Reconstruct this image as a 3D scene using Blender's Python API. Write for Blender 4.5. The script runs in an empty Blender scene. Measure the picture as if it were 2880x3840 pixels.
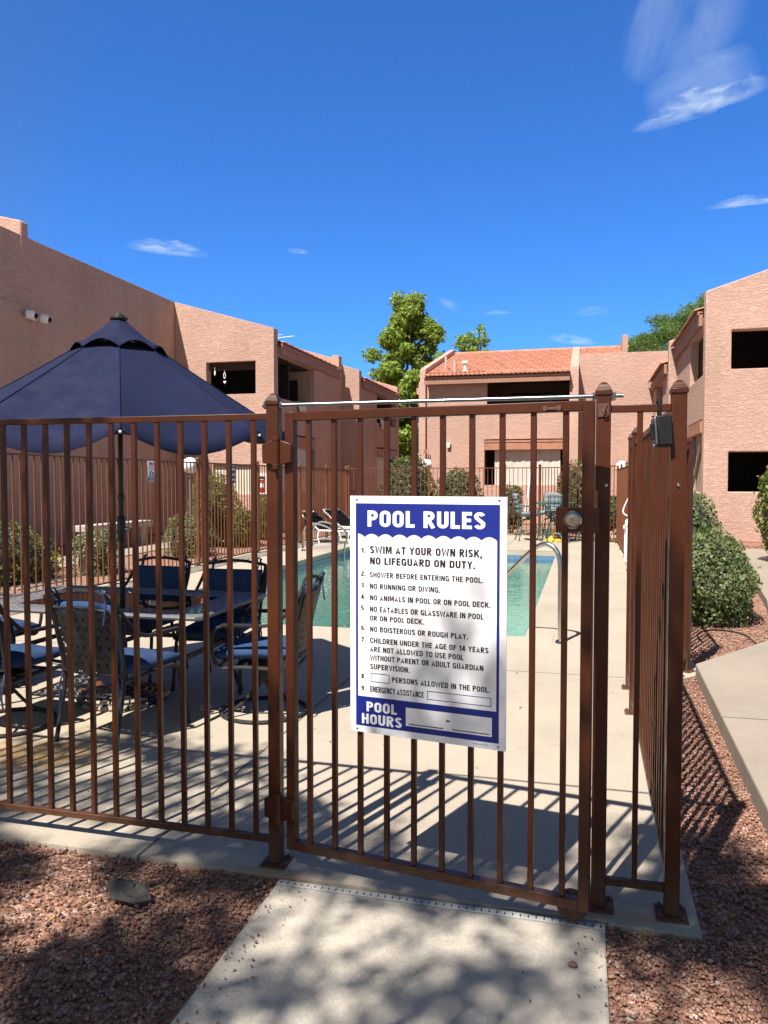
import bpy, bmesh, math, random
import numpy as np
from mathutils import Vector, Matrix
R = math.radians
sc = bpy.context.scene
COL = sc.collection

# ------------------------------------------------------------------ camera
cam = bpy.data.cameras.new("camera"); camo = bpy.data.objects.new("camera", cam); COL.objects.link(camo)
cam.sensor_fit = 'VERTICAL'; cam.sensor_height = 36.0; cam.lens = 36.0 * 2890 / 3840
cam.clip_start = 0.05; cam.clip_end = 2000
EYE = 1.56; YAW = R(14.5); PITCH = R(2.3)
camo.location = (0, 0, EYE); camo.rotation_euler = (R(90) - PITCH, 0, YAW)
sc.camera = camo

# ------------------------------------------------------------------ sky, sun, exposure
SUN = Vector((-0.23, -0.603, 1.0)).normalized()
w = bpy.data.worlds.new("World"); sc.world = w; w.use_nodes = True
SKY_STRENGTH, SUN_STRENGTH, EXPOSURE = 0.072, 5.0, 0.98
sc.view_settings.view_transform = 'Standard'; sc.view_settings.look = 'None'
sc.view_settings.exposure = EXPOSURE; sc.view_settings.gamma = 1.0; sc.view_settings.use_curve_mapping = False

def sky_dir(u, v):
    x = (u - 1440) / 2890; z = -(v - 1920) / 2890; y = 1.0
    y, z = y * math.cos(PITCH) + z * math.sin(PITCH), -y * math.sin(PITCH) + z * math.cos(PITCH)
    return Vector((x * math.cos(YAW) - y * math.sin(YAW), x * math.sin(YAW) + y * math.cos(YAW), z)).normalized()

def make_world():
    nt = w.node_tree; N = nt.nodes; L = nt.links; N.clear()
    out = N.new('ShaderNodeOutputWorld'); bg = N.new('ShaderNodeBackground'); L.new(bg.outputs[0], out.inputs[0])
    sky = N.new('ShaderNodeTexSky'); sky.sky_type = 'NISHITA'; sky.sun_disc = False
    sky.sun_elevation = math.asin(SUN.z); sky.sun_rotation = math.atan2(SUN.x, SUN.y)
    sky.altitude = 400; sky.air_density = 1.0; sky.dust_density = 0.15; sky.ozone_density = 4.5
    bg.inputs['Strength'].default_value = SKY_STRENGTH
    tc = N.new('ShaderNodeTexCoord')
    def math_(op, a, b=None, clamp=False):
        n = N.new('ShaderNodeMath'); n.operation = op; n.use_clamp = clamp
        for i, q in enumerate((a, b)):
            if q is None: continue
            if isinstance(q, (int, float)): n.inputs[i].default_value = q
            else: L.new(q, n.inputs[i])
        return n.outputs[0]
    def dot(vec):
        n = N.new('ShaderNodeVectorMath'); n.operation = 'DOT_PRODUCT'
        L.new(tc.outputs['Generated'], n.inputs[0]); n.inputs[1].default_value = vec; return n.outputs['Value']
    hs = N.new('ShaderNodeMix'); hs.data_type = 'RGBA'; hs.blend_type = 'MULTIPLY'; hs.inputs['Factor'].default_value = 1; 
    # deep blue ahead; added warm tint on the unseen half behind neutralises shade fill
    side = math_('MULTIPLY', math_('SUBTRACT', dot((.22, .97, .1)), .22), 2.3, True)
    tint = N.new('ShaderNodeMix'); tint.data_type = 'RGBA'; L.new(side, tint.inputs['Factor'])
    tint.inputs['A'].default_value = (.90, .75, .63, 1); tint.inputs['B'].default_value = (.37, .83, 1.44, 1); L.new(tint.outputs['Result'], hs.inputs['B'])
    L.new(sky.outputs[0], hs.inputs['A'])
    total = None
    # wisps: (start, end) give where the streak hangs in the sky, half width in radians, strength, noise stretch
    for (u0, v0, u1, v1, hw, strg, st) in [
            (2362, 494, 2900, 312, .020, 1.0, 6), (2420, 430, 2860, 250, .055, .42, 5),
            (2420, 330, 2560, -150, .05, .30, 7), (2560, 330, 2760, -150, .075, .36, 6),
            (2640, 782, 2960, 744, .008, .75, 5), (465, 922, 790, 958, .012, .8, 5), (1075, 940, 1160, 952, .005, .4, 4),
            (1800, 1178, 1930, 1172, .004, .38, 4), (2050, 1268, 2240, 1292, .009, .75, 5), (2150, 1180, 2290, 1168, .009, .25, 4),
            (1640, 1120, 1720, 1170, .011, .22, 4)]:
        a = sky_dir(u0, v0); b = sky_dir(u1, v1); c = (a + b).normalized(); e1 = (b - a); hl = e1.length / 2; e1.normalize()
        e2 = c.cross(e1).normalized()
        p = math_('DIVIDE', dot(e1), hl)
        off = c.dot(e1) / hl
        p = math_('SUBTRACT', p, off); q = math_('DIVIDE', dot(e2), hw)
        comb = N.new('ShaderNodeCombineXYZ'); L.new(p, comb.inputs[0]); L.new(q, comb.inputs[1]); comb.inputs[2].default_value = u0 * .01
        nz = N.new('ShaderNodeTexNoise'); nz.inputs['Scale'].default_value = 1.6; nz.inputs['Detail'].default_value = 5; nz.inputs['Roughness'].default_value = .54
        nz.inputs['Distortion'].default_value = .5
        mp = N.new('ShaderNodeMapping'); mp.inputs['Scale'].default_value = ((hl / hw * .5 if hl / hw < st else st * .35) * .7, .9, 1)
        L.new(comb.outputs[0], mp.inputs[0]); L.new(mp.outputs[0], nz.inputs['Vector'])
        q = math_('MULTIPLY', q, math_('ADD', 1.0, math_('MULTIPLY', math_('GREATER_THAN', q, 0.0), 1.3)))
        qq = math_('ADD', q, math_('MULTIPLY', math_('SUBTRACT', nz.outputs[0], .5), 1.3))
        r2 = math_('ADD', math_('MULTIPLY', p, p), math_('MULTIPLY', qq, qq))
        m = math_('SUBTRACT', 1.0, r2, True)
        nn = math_('MULTIPLY', math_('SUBTRACT', nz.outputs[0], .25), 2.0, True)
        m = math_('MULTIPLY', math_('MULTIPLY', m, nn), strg)
        front = math_('GREATER_THAN', dot(c), .5)
        m = math_('MULTIPLY', m, front)
        total = m if total is None else math_('MAXIMUM', total, m)
    mix = N.new('ShaderNodeMix'); mix.data_type = 'RGBA'
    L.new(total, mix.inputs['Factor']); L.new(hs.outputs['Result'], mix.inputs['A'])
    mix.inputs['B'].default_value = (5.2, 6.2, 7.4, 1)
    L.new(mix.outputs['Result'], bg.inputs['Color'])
make_world()
sl = bpy.data.lights.new("sun", 'SUN'); sl.energy = SUN_STRENGTH; sl.angle = R(0.53); sl.color = (1.0, 0.945, 0.87)
so = bpy.data.objects.new("sun", sl); COL.objects.link(so); so.rotation_euler = SUN.to_track_quat('Z', 'Y').to_euler(); so.location = (-3, -8, 14)

# ------------------------------------------------------------------ materials
def nodes(name):
    m = bpy.data.materials.new(name); m.use_nodes = True; nt = m.node_tree
    return m, nt, nt.nodes, nt.links, nt.nodes['Principled BSDF']

def coords(nt, kind):
    if kind == 'world':
        g = nt.nodes.new('ShaderNodeNewGeometry'); return g.outputs['Position']
    t = nt.nodes.new('ShaderNodeTexCoord'); return t.outputs['Object']

def noise(nt, src, scale, detail=4, rough=.55, stretch=None, dist=0):
    n = nt.nodes.new('ShaderNodeTexNoise'); n.inputs['Scale'].default_value = scale; n.inputs['Detail'].default_value = detail
    n.inputs['Roughness'].default_value = rough; n.inputs['Distortion'].default_value = dist
    if stretch:
        mp = nt.nodes.new('ShaderNodeMapping'); mp.inputs['Scale'].default_value = stretch
        nt.links.new(src, mp.inputs[0]); src = mp.outputs[0]
    nt.links.new(src, n.inputs['Vector']); return n.outputs['Fac']

def ramp(nt, fac, stops):
    r = nt.nodes.new('ShaderNodeValToRGB'); cr = r.color_ramp
    while len(cr.elements) < len(stops): cr.elements.new(.5)
    for e, (p, c) in zip(cr.elements, stops):
        e.position = p; e.color = (*c, 1) if len(c) == 3 else c
    nt.links.new(fac, r.inputs[0]); return r.outputs[0]

def mixc(nt, fac, a, b, mode='MIX'):
    n = nt.nodes.new('ShaderNodeMix'); n.data_type = 'RGBA'; n.blend_type = mode
    for k, q in (('Factor', fac), ('A', a), ('B', b)):
        if isinstance(q, (int, float)): n.inputs[k].default_value = q
        elif isinstance(q, tuple): n.inputs[k].default_value = (*q, 1) if len(q) == 3 else q
        else: nt.links.new(q, n.inputs[k])
    return n.outputs['Result']

def mth(nt, op, a, b=None, clamp=False):
    n = nt.nodes.new('ShaderNodeMath'); n.operation = op; n.use_clamp = clamp
    for i, q in enumerate((a, b)):
        if q is None: continue
        if isinstance(q, (int, float)): n.inputs[i].default_value = q
        else: nt.links.new(q, n.inputs[i])
    return n.outputs[0]

def bump(nt, bsdf, h, strength=.3, dist=.01, prev=None):
    b = nt.nodes.new('ShaderNodeBump'); b.inputs['Strength'].default_value = strength; b.inputs['Distance'].default_value = dist
    nt.links.new(h, b.inputs['Height'])
    if prev: nt.links.new(prev, b.inputs['Normal'])
    nt.links.new(b.outputs[0], bsdf.inputs['Normal']); return b.outputs[0]

def pbr(name, col, rough=.6, metal=0, var=.12, vscale=6, bmp=None, kind='object', spec=.5, coat=0, sss=0):
    m, nt, N, L, b = nodes(name); src = coords(nt, kind)
    f = noise(nt, src, vscale, 5)
    lo = tuple(c * (1 - var) for c in col); hi = tuple(min(1, c * (1 + var)) for c in col)
    L.new(ramp(nt, f, [(.3, lo), (.7, hi)]), b.inputs['Base Color'])
    L.new(ramp(nt, noise(nt, src, vscale * 3, 3), [(.3, (rough * .85,) * 3), (.7, (min(1, rough * 1.15),) * 3)]), b.inputs['Roughness'])
    b.inputs['Metallic'].default_value = metal; b.inputs['Specular IOR Level'].default_value = spec; b.inputs['Coat Weight'].default_value = coat
    if bmp: bump(nt, b, noise(nt, src, bmp[0], 4), bmp[1], bmp[2] if len(bmp) > 2 else .004)
    return m

def stucco(name, col):
    m, nt, N, L, b = nodes(name); p = coords(nt, 'world')
    wob = noise(nt, p, 2.2, 2)
    f1 = noise(nt, p, 1.0, 3, .55, (5.5, 5.5, 19), 1.2)           # trowel ridges, longer than tall
    rid = mth(nt, 'SUBTRACT', 1.0, mth(nt, 'MULTIPLY', mth(nt, 'ABSOLUTE', mth(nt, 'SUBTRACT', f1, .5)), 9.0, True))
    f2 = noise(nt, p, 60, 3)
    h = mth(nt, 'ADD', mth(nt, 'MULTIPLY', mth(nt, 'POWER', mth(nt, 'MAXIMUM', rid, 0.0), 1.5), -1.0), mth(nt, 'MULTIPLY', f2, .35))
    h = mth(nt, 'ADD', h, mth(nt, 'MULTIPLY', noise(nt, p, 1.0, 2, .5, (3, 3, 9)), 1.6))
    c0 = ramp(nt, noise(nt, p, .55, 4), [(.3, tuple(c * .9 for c in col)), (.7, tuple(c * 1.07 for c in col))])
    # rain streaks and dirt
    st = noise(nt, p, 1.0, 4, .6, (1.6, 1.6, .16))
    c1 = mixc(nt, mth(nt, 'MULTIPLY', mth(nt, 'SUBTRACT', st, .47, True), 1.1, True), c0, tuple(c * .62 for c in col))
    c2 = mixc(nt, mth(nt, 'MULTIPLY', mth(nt, 'POWER', mth(nt, 'MAXIMUM', rid, 0.0), 2.0), .22), c1, tuple(c * .5 for c in col))
    L.new(c2, b.inputs['Base Color']); b.inputs['Roughness'].default_value = .95; b.inputs['Specular IOR Level'].default_value = .15
    bump(nt, b, h, .55, .014); return m

def concrete(name, col, stains=(), joints_x=(), joints_y=(), pits=.5):
    m, nt, N, L, b = nodes(name); p = coords(nt, 'world')
    sep = N.new('ShaderNodeSeparateXYZ'); L.new(p, sep.inputs[0]); X, Y = sep.outputs[0], sep.outputs[1]
    c = ramp(nt, noise(nt, p, .9, 6, .6), [(.28, tuple(k * .72 for k in col)), (.72, tuple(k * 1.14 for k in col))])
    c = mixc(nt, .35, c, ramp(nt, noise(nt, p, 7, 5, .65), [(.3, tuple(k * .78 for k in col)), (.7, tuple(k * 1.12 for k in col))]))
    c = mixc(nt, .30, c, ramp(nt, noise(nt, p, 110, 3, .6), [(.35, tuple(k * .6 for k in col)), (.65, tuple(min(1, k * 1.25) for k in col))]))
    pit = noise(nt, p, 1.0, 3, .5, (38, 85, 40), .4)
    pm = mth(nt, 'MULTIPLY', mth(nt, 'SUBTRACT', pit, .64, True), 9.0, True)
    patch = mth(nt, 'MULTIPLY', mth(nt, 'SUBTRACT', noise(nt, p, .8, 3), .38, True), 5.0, True)
    pm = mth(nt, 'MULTIPLY', mth(nt, 'MULTIPLY', pm, patch), pits)
    c = mixc(nt, pm, c, tuple(k * .42 for k in col))
    for (sx, sy, rx, ry, sc_, amt) in stains:
        dx = mth(nt, 'DIVIDE', mth(nt, 'SUBTRACT', X, sx), rx); dy = mth(nt, 'DIVIDE', mth(nt, 'SUBTRACT', Y, sy), ry)
        r2 = mth(nt, 'ADD', mth(nt, 'MULTIPLY', dx, dx), mth(nt, 'MULTIPLY', dy, dy))
        mk = mth(nt, 'SUBTRACT', mth(nt, 'ADD', 1.0, mth(nt, 'MULTIPLY', mth(nt, 'SUBTRACT', noise(nt, p, 9, 5), .5), 1.6)), r2, True)
        c = mixc(nt, mth(nt, 'MULTIPLY', mk, amt, True), c, sc_)
    jm = None
    for ax, vals in ((X, joints_x), (Y, joints_y)):
        for v in vals:
            wv = mth(nt, 'ADD', ax, mth(nt, 'MULTIPLY', mth(nt, 'SUBTRACT', noise(nt, p, 14, 3), .5), .006))
            k = mth(nt, 'LESS_THAN', mth(nt, 'ABSOLUTE', mth(nt, 'SUBTRACT', wv, v)), .007)
            jm = k if jm is None else mth(nt, 'MAXIMUM', jm, k)
    if jm is not None: c = mixc(nt, jm, c, tuple(k * .3 for k in col))
    L.new(c, b.inputs['Base Color']); b.inputs['Roughness'].default_value = .88; b.inputs['Specular IOR Level'].default_value = .25
    h = mth(nt, 'SUBTRACT', mth(nt, 'ADD', mth(nt, 'MULTIPLY', noise(nt, p, 90, 4), .3), mth(nt, 'MULTIPLY', noise(nt, p, 16, 3), .5)), mth(nt, 'MULTIPLY', pm, .6))
    if jm is not None: h = mth(nt, 'SUBTRACT', h, mth(nt, 'MULTIPLY', jm, 1.2))
    bump(nt, b, h, .55, .006); return m

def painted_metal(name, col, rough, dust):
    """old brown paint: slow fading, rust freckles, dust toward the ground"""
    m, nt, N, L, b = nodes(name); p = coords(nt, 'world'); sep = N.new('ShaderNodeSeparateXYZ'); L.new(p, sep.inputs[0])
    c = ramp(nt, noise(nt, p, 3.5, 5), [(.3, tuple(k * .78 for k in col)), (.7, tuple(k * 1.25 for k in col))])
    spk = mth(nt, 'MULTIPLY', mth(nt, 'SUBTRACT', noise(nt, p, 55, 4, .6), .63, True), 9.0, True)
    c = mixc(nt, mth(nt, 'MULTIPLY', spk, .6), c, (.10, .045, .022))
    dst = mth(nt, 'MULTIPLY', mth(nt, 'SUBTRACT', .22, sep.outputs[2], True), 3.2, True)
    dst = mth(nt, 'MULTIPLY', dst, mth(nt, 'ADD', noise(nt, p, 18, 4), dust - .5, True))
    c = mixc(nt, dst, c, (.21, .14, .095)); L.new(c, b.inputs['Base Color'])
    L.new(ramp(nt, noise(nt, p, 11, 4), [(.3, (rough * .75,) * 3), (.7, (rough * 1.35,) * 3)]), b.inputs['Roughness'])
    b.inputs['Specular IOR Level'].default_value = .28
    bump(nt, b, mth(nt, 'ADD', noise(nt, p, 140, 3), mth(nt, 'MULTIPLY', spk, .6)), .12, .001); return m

def gravel_ground():
    m, nt, N, L, b = nodes("gravel_bed"); p = coords(nt, 'world')
    v = N.new('ShaderNodeTexVoronoi'); v.inputs['Scale'].default_value = 48; L.new(p, v.inputs['Vector'])
    hue = N.new('ShaderNodeSeparateColor'); L.new(v.outputs['Color'], hue.inputs[0])
    c = ramp(nt, hue.outputs[0], [(0, (.12, .062, .045)), (.35, (.24, .12, .08)), (.7, (.34, .19, .13)), (.93, (.42, .28, .21)), (1, (.36, .33, .31))])
    c = mixc(nt, mth(nt, 'MULTIPLY', mth(nt, 'SUBTRACT', noise(nt, p, 1.1, 5), .5, True), 2.2, True), c, (.27, .135, .085))
    L.new(c, b.inputs['Base Color']); b.inputs['Roughness'].default_value = .95; b.inputs['Specular IOR Level'].default_value = .15
    h = mth(nt, 'SUBTRACT', 1.0, v.outputs['Distance']); bump(nt, b, h, .9, .018); return m

def stone_mat():
    m, nt, N, L, b = nodes("gravel_stone"); g = N.new('ShaderNodeNewGeometry'); r = g.outputs['Random Per Island']
    c = ramp(nt, r, [(0, (.10, .048, .034)), (.25, (.18, .084, .056)), (.5, (.25, .12, .08)), (.75, (.33, .175, .12)), (.92, (.38, .24, .17)), (.97, (.27, .25, .23)), (.99, (.42, .40, .37))])
    c = mixc(nt, .45, c, ramp(nt, noise(nt, g.outputs['Position'], 160, 4), [(.3, (.12, .06, .045)), (.7, (.46, .27, .2))]))
    L.new(c, b.inputs['Base Color']); b.inputs['Roughness'].default_value = .9; b.inputs['Specular IOR Level'].default_value = .2
    bump(nt, b, noise(nt, g.outputs['Position'], 300, 3), .4, .002); return m

def leafmat(name, stops, trans=.25):
    m, nt, N, L, b = nodes(name); g = N.new('ShaderNodeNewGeometry')
    c = ramp(nt, g.outputs['Random Per Island'], stops)
    c = mixc(nt, .4, c, ramp(nt, noise(nt, g.outputs['Position'], 3, 3), [(.3, tuple(k * .75 for k in stops[0][1])), (.7, stops[-1][1])]))
    L.new(c, b.inputs['Base Color']); b.inputs['Roughness'].default_value = .55; b.inputs['Specular IOR Level'].default_value = .35
    out = [n for n in N if n.type == 'OUTPUT_MATERIAL'][0]
    tr = N.new('ShaderNodeBsdfTranslucent'); L.new(mixc(nt, .5, c, (.35, .5, .06)), tr.inputs[0])
    ms = N.new('ShaderNodeMixShader'); ms.inputs[0].default_value = trans
    L.new(b.outputs[0], ms.inputs[1]); L.new(tr.outputs[0], ms.inputs[2]); L.new(ms.outputs[0], out.inputs[0]); return m

def water_mat():
    m, nt, N, L, b = nodes("pool_water"); out = [n for n in N if n.type == 'OUTPUT_MATERIAL'][0]; p = coords(nt, 'world')
    h = mth(nt, 'ADD', noise(nt, p, 1.6, 3, .5, (1, .7, 1), .6), mth(nt, 'MULTIPLY', noise(nt, p, 7, 3, .5, None, .5), .25))
    bp = N.new('ShaderNodeBump'); bp.inputs['Strength'].default_value = .45; bp.inputs['Distance'].default_value = .05; L.new(h, bp.inputs['Height'])
    fr = N.new('ShaderNodeFresnel'); fr.inputs['IOR'].default_value = 1.33; L.new(bp.outputs[0], fr.inputs['Normal'])
    gl = N.new('ShaderNodeBsdfGlossy'); gl.inputs['Roughness'].default_value = .015; L.new(bp.outputs[0], gl.inputs['Normal'])
    tr = N.new('ShaderNodeBsdfTransparent'); tr.inputs[0].default_value = (.55, .84, .80, 1)
    df = N.new('ShaderNodeBsdfDiffuse'); df.inputs[0].default_value = (.10, .27, .25, 1)
    m1 = N.new('ShaderNodeMixShader'); m1.inputs[0].default_value = .30; L.new(tr.outputs[0], m1.inputs[1]); L.new(df.outputs[0], m1.inputs[2])
    m2 = N.new('ShaderNodeMixShader'); L.new(mth(nt, 'ADD', mth(nt, 'MULTIPLY', fr.outputs[0], 1.25), .07), m2.inputs[0]); L.new(m1.outputs[0], m2.inputs[1]); L.new(gl.outputs[0], m2.inputs[2])
    L.new(m2.outputs[0], out.inputs[0]); return m

def tinted_glass(name, tint, gloss=.03):
    m, nt, N, L, b = nodes(name); out = [n for n in N if n.type == 'OUTPUT_MATERIAL'][0]
    fr = N.new('ShaderNodeFresnel'); fr.inputs['IOR'].default_value = 1.5
    gl = N.new('ShaderNodeBsdfGlossy'); gl.inputs['Roughness'].default_value = gloss
    tr = N.new('ShaderNodeBsdfTransparent'); tr.inputs[0].default_value = (*tint, 1)
    ms = N.new('ShaderNodeMixShader'); L.new(fr.outputs[0], ms.inputs[0]); L.new(tr.outputs[0], ms.inputs[1]); L.new(gl.outputs[0], ms.inputs[2])
    L.new(ms.outputs[0], out.inputs[0]); return m

def perforated(name, col, rough, pat):
    """metal sheet with slots cut through it on a zigzag grid (object space)"""
    m, nt, N, L, b = nodes(name); out = [n for n in N if n.type == 'OUTPUT_MATERIAL'][0]
    b.inputs['Base Color'].default_value = (*col, 1); b.inputs['Roughness'].default_value = rough; b.inputs['Metallic'].default_value = .1; b.inputs['Specular IOR Level'].default_value = .22
    src = coords(nt, 'object'); sep = N.new('ShaderNodeSeparateXYZ'); L.new(src, sep.inputs[0])
    U = sep.outputs[0]; V = sep.outputs[1] if pat == 'table' else sep.outputs[2]
    s = .055
    tri = mth(nt, 'PINGPONG', mth(nt, 'DIVIDE', V, s), 1.0)
    a = mth(nt, 'ADD', mth(nt, 'DIVIDE', U, s), tri if pat == 'table' else mth(nt, 'DIVIDE', V, s * 1.25))
    b2 = mth(nt, 'SUBTRACT', mth(nt, 'DIVIDE', U, s), mth(nt, 'DIVIDE', V, s * 1.25))
    fa = mth(nt, 'ABSOLUTE', mth(nt, 'SUBTRACT', mth(nt, 'FRACT', a), .5)); fb = mth(nt, 'ABSOLUTE', mth(nt, 'SUBTRACT', mth(nt, 'FRACT', b2), .5))
    gap = mth(nt, 'FRACT', mth(nt, 'MULTIPLY', mth(nt, 'DIVIDE', V, s), 2.0 if pat == 'table' else 1.0))
    gm = mth(nt, 'GREATER_THAN', gap, .28 if pat == 'table' else .42)
    slot = mth(nt, 'LESS_THAN', fa, .11 if pat == 'table' else .06)
    if pat != 'table': slot = mth(nt, 'MAXIMUM', slot, mth(nt, 'LESS_THAN', fb, .06))
    slot = mth(nt, 'MULTIPLY', slot, gm)
    tr = N.new('ShaderNodeBsdfTransparent'); ms = N.new('ShaderNodeMixShader')
    L.new(slot, ms.inputs[0]); L.new(b.outputs[0], ms.inputs[1]); L.new(tr.outputs[0], ms.inputs[2]); L.new(ms.outputs[0], out.inputs[0])
    return m

STU = (.51, .325, .255)
M = dict(
    stucco=stucco("stucco", STU), stucco2=stucco("stucco_lit", (.515, .33, .262)),
    deck=concrete("pool_deck", (.385, .33, .258), [(-2.98, 3.72, .42, .28, (.52, .30, .11), .75), (-1.16, 2.80, .22, .05, (.34, .20, .1), .6), (.2, 2.84, .16, .05, (.4, .26, .13), .6), (.0, 2.83, .1, .04, (.3, .18, .1), .6), (-3.2, 4.3, .9, .25, (.5, .36, .2), .3)],
                  joints_x=(-1.78, -4.3), joints_y=(6.35, 19.6), pits=.9),
    walk=concrete("walkway_concrete", (.43, .385, .32), [(-.2, 2.2, .5, .3, (.34, .30, .25), .5)], pits=.35),
    walkr=concrete("side_walk_concrete", (.30, .25, .197), joints_y=(5.1, 12.5), pits=.15),
    gravelbed=gravel_ground(), stone=stone_mat(),
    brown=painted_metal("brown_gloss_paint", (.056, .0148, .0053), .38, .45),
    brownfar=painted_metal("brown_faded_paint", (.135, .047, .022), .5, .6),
    rust=pbr("rusty_brown_paint", (.10, .045, .03), .7, .2, .35, 40, (90, .4, .002)),
    zinc=pbr("zinc_rod", (.27, .30, .32), .3, 1.0, .06, 30),
    steel=pbr("rail_steel", (.56, .55, .53), .24, 1.0, .06, 20), chrome=pbr("stainless_steel", (.33, .325, .31), .22, 1.0, .06, 20),
    whitep=pbr("white_sign_plastic", (.80, .80, .81), .42, 0, .02, 5), blue=pbr("sign_blue_ink", (.004, .016, .20), .42, 0, .05, 8), ink=pbr("black_ink", (.008, .008, .012), .5, 0, .05, 5),
    red=pbr("red_ink", (.5, .03, .03), .5), 
    black=pbr("black_rubber", (.009, .009, .010), .6, 0, .2, 40, spec=.2), blackpole=pbr("black_pole", (.010, .011, .013), .4),
    grey=pbr("grey_metal_frame", (.026, .0255, .0265), .55, 0, .1, 12, spec=.25), greyl=pbr("light_grey_metal", (.14, .138, .142), .5, .2, .08, 10),
    navy=pbr("navy_canvas", (.0088, .0125, .041), .9, 0, .10, 3, (260, .15, .001), spec=.2), navyd=pbr("navy_cushion", (.028, .055, .125), .9, 0, .18, 12, (220, .3, .002), spec=.15),
    pipingm=pbr("faded_blue_tie", (.035, .055, .12), .9, 0, .2, 30),
    greycush=pbr("grey_cushion", (.20, .205, .225), .9, 0, .15, 15, (60, .4, .006)), green=pbr("green_metal", (.035, .10, .08), .5, .1, .12, 15), yellow=pbr("yellow_plastic", (.62, .36, .05), .6),
    darkbrown=pbr("dark_brown_door", (.018, .009, .007), .7), interior=pbr("recess_shade_brown", (.10, .055, .04), .9), darkint=pbr("recess_shade_black", (.012, .009, .008), .95),  # interior and darkint hold the shade of the recesses in their colour
    blindm=pbr("brown_blind", (.055, .026, .02), .8), wood=pbr("painted_wood_beam", (.36, .165, .10), .75, 0, .16, 5, (30, .3, .004), 'world'), fascia=pbr("fascia_board", (.30, .155, .105), .8, 0, .12, 3, (25, .3, .004), 'world'),
    shade=pbr("canvas_roll_shade", (.50, .47, .42), .9, 0, .10, 2.2, (8, .3, .01), 'world'), cream=pbr("cream_slats", (.62, .58, .46), .8, 0, .08, 4, None, 'world'), tan=pbr("tan_curtain", (.33, .27, .2), .9),
    glass=pbr("dark_glass", (.006, .007, .008), .06, 0, .2, 2, spec=.5), 
    tile=pbr("terracotta_tile", (.43, .185, .115), .8, 0, .30, 3.5, (50, .3, .004), 'world'), tileedge=pbr("terracotta_dark_edge", (.16, .07, .045), .9, 0, .3, 9),
    globe=pbr("white_globe", (.86, .86, .85), .35), plaster=pbr("pool_plaster", (.60, .77, .72), .8, 0, .14, 1.4, None, 'world'), pooltile=pbr("blue_pool_tile", (.08, .16, .27), .25, 0, .5, 28, None, 'world'),
    water=water_mat(), amber=tinted_glass("amber_glass", (.62, .36, .16)), perft=perforated("perforated_table_metal", (.15, .147, .148), .5, 'table'), perfc=perforated("perforated_chair_metal", (.029, .027, .027), .5, 'chair'),
    bark=pbr("tree_bark", (.14, .10, .07), .95, 0, .3, 14, (30, .8, .02)), rock=pbr("grey_rock", (.085, .077, .068), .95, 0, .45, 9, (28, .9, .02)),
    redrock=pbr("red_rock", (.24, .13, .1), .95, 0, .35, 14, (30, .8, .012)), boulder=pbr("tan_boulder", (.38, .27, .21), .95, 0, .3, 6, (14, .7, .03), 'world'),
    drain=pbr("drain_plastic", (.40, .39, .36), .7, 0, .12, 12), concb=pbr("bench_concrete", (.40, .37, .33), .9, 0, .12, 6, (40, .4, .004)),
    white=pbr("white_paint", (.82, .82, .82), .5, 0, .05, 9), offwhite=pbr("off_white", (.62, .60, .55), .7), redpaint=pbr("red_paint", (.5, .02, .02), .35),
    lf_tree=leafmat("tree_leaf", [(0, (.13, .20, .028)), (.5, (.22, .32, .045)), (1, (.36, .45, .085))], .4),
    lf_mesq=leafmat("mesquite_leaf", [(0, (.06, .11, .03)), (.5, (.10, .18, .045)), (1, (.17, .25, .07))], .35),
    lf_dark=leafmat("dark_shrub_leaf", [(0, (.022, .05, .014)), (.5, (.05, .09, .024)), (.94, (.11, .15, .045)), (1, (.20, .15, .07))], .15),
    lf_sage=leafmat("sage_shrub_leaf", [(0, (.08, .12, .055)), (.5, (.14, .185, .09)), (1, (.22, .27, .14))], .15),
    lf_green=leafmat("green_shrub_leaf", [(0, (.026, .065, .018)), (.5, (.065, .13, .034)), (.94, (.14, .225, .07)), (1, (.24, .20, .10))], .2),
    lf_yellow=leafmat("yellow_green_leaf", [(0, (.045, .075, .012)), (.5, (.09, .125, .02)), (1, (.17, .20, .035))], .2),
    flower=pbr("yellow_flower", (.75, .55, .02), .6), pink=pbr("pink_flower", (.5, .05, .12), .6), dead=leafmat("fallen_leaf", [(0, (.18, .09, .03)), (.5, (.35, .2, .07)), (1, (.5, .36, .16))], .1),
    core=pbr("shrub_twigs", (.035, .03, .018), .95),
)

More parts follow.
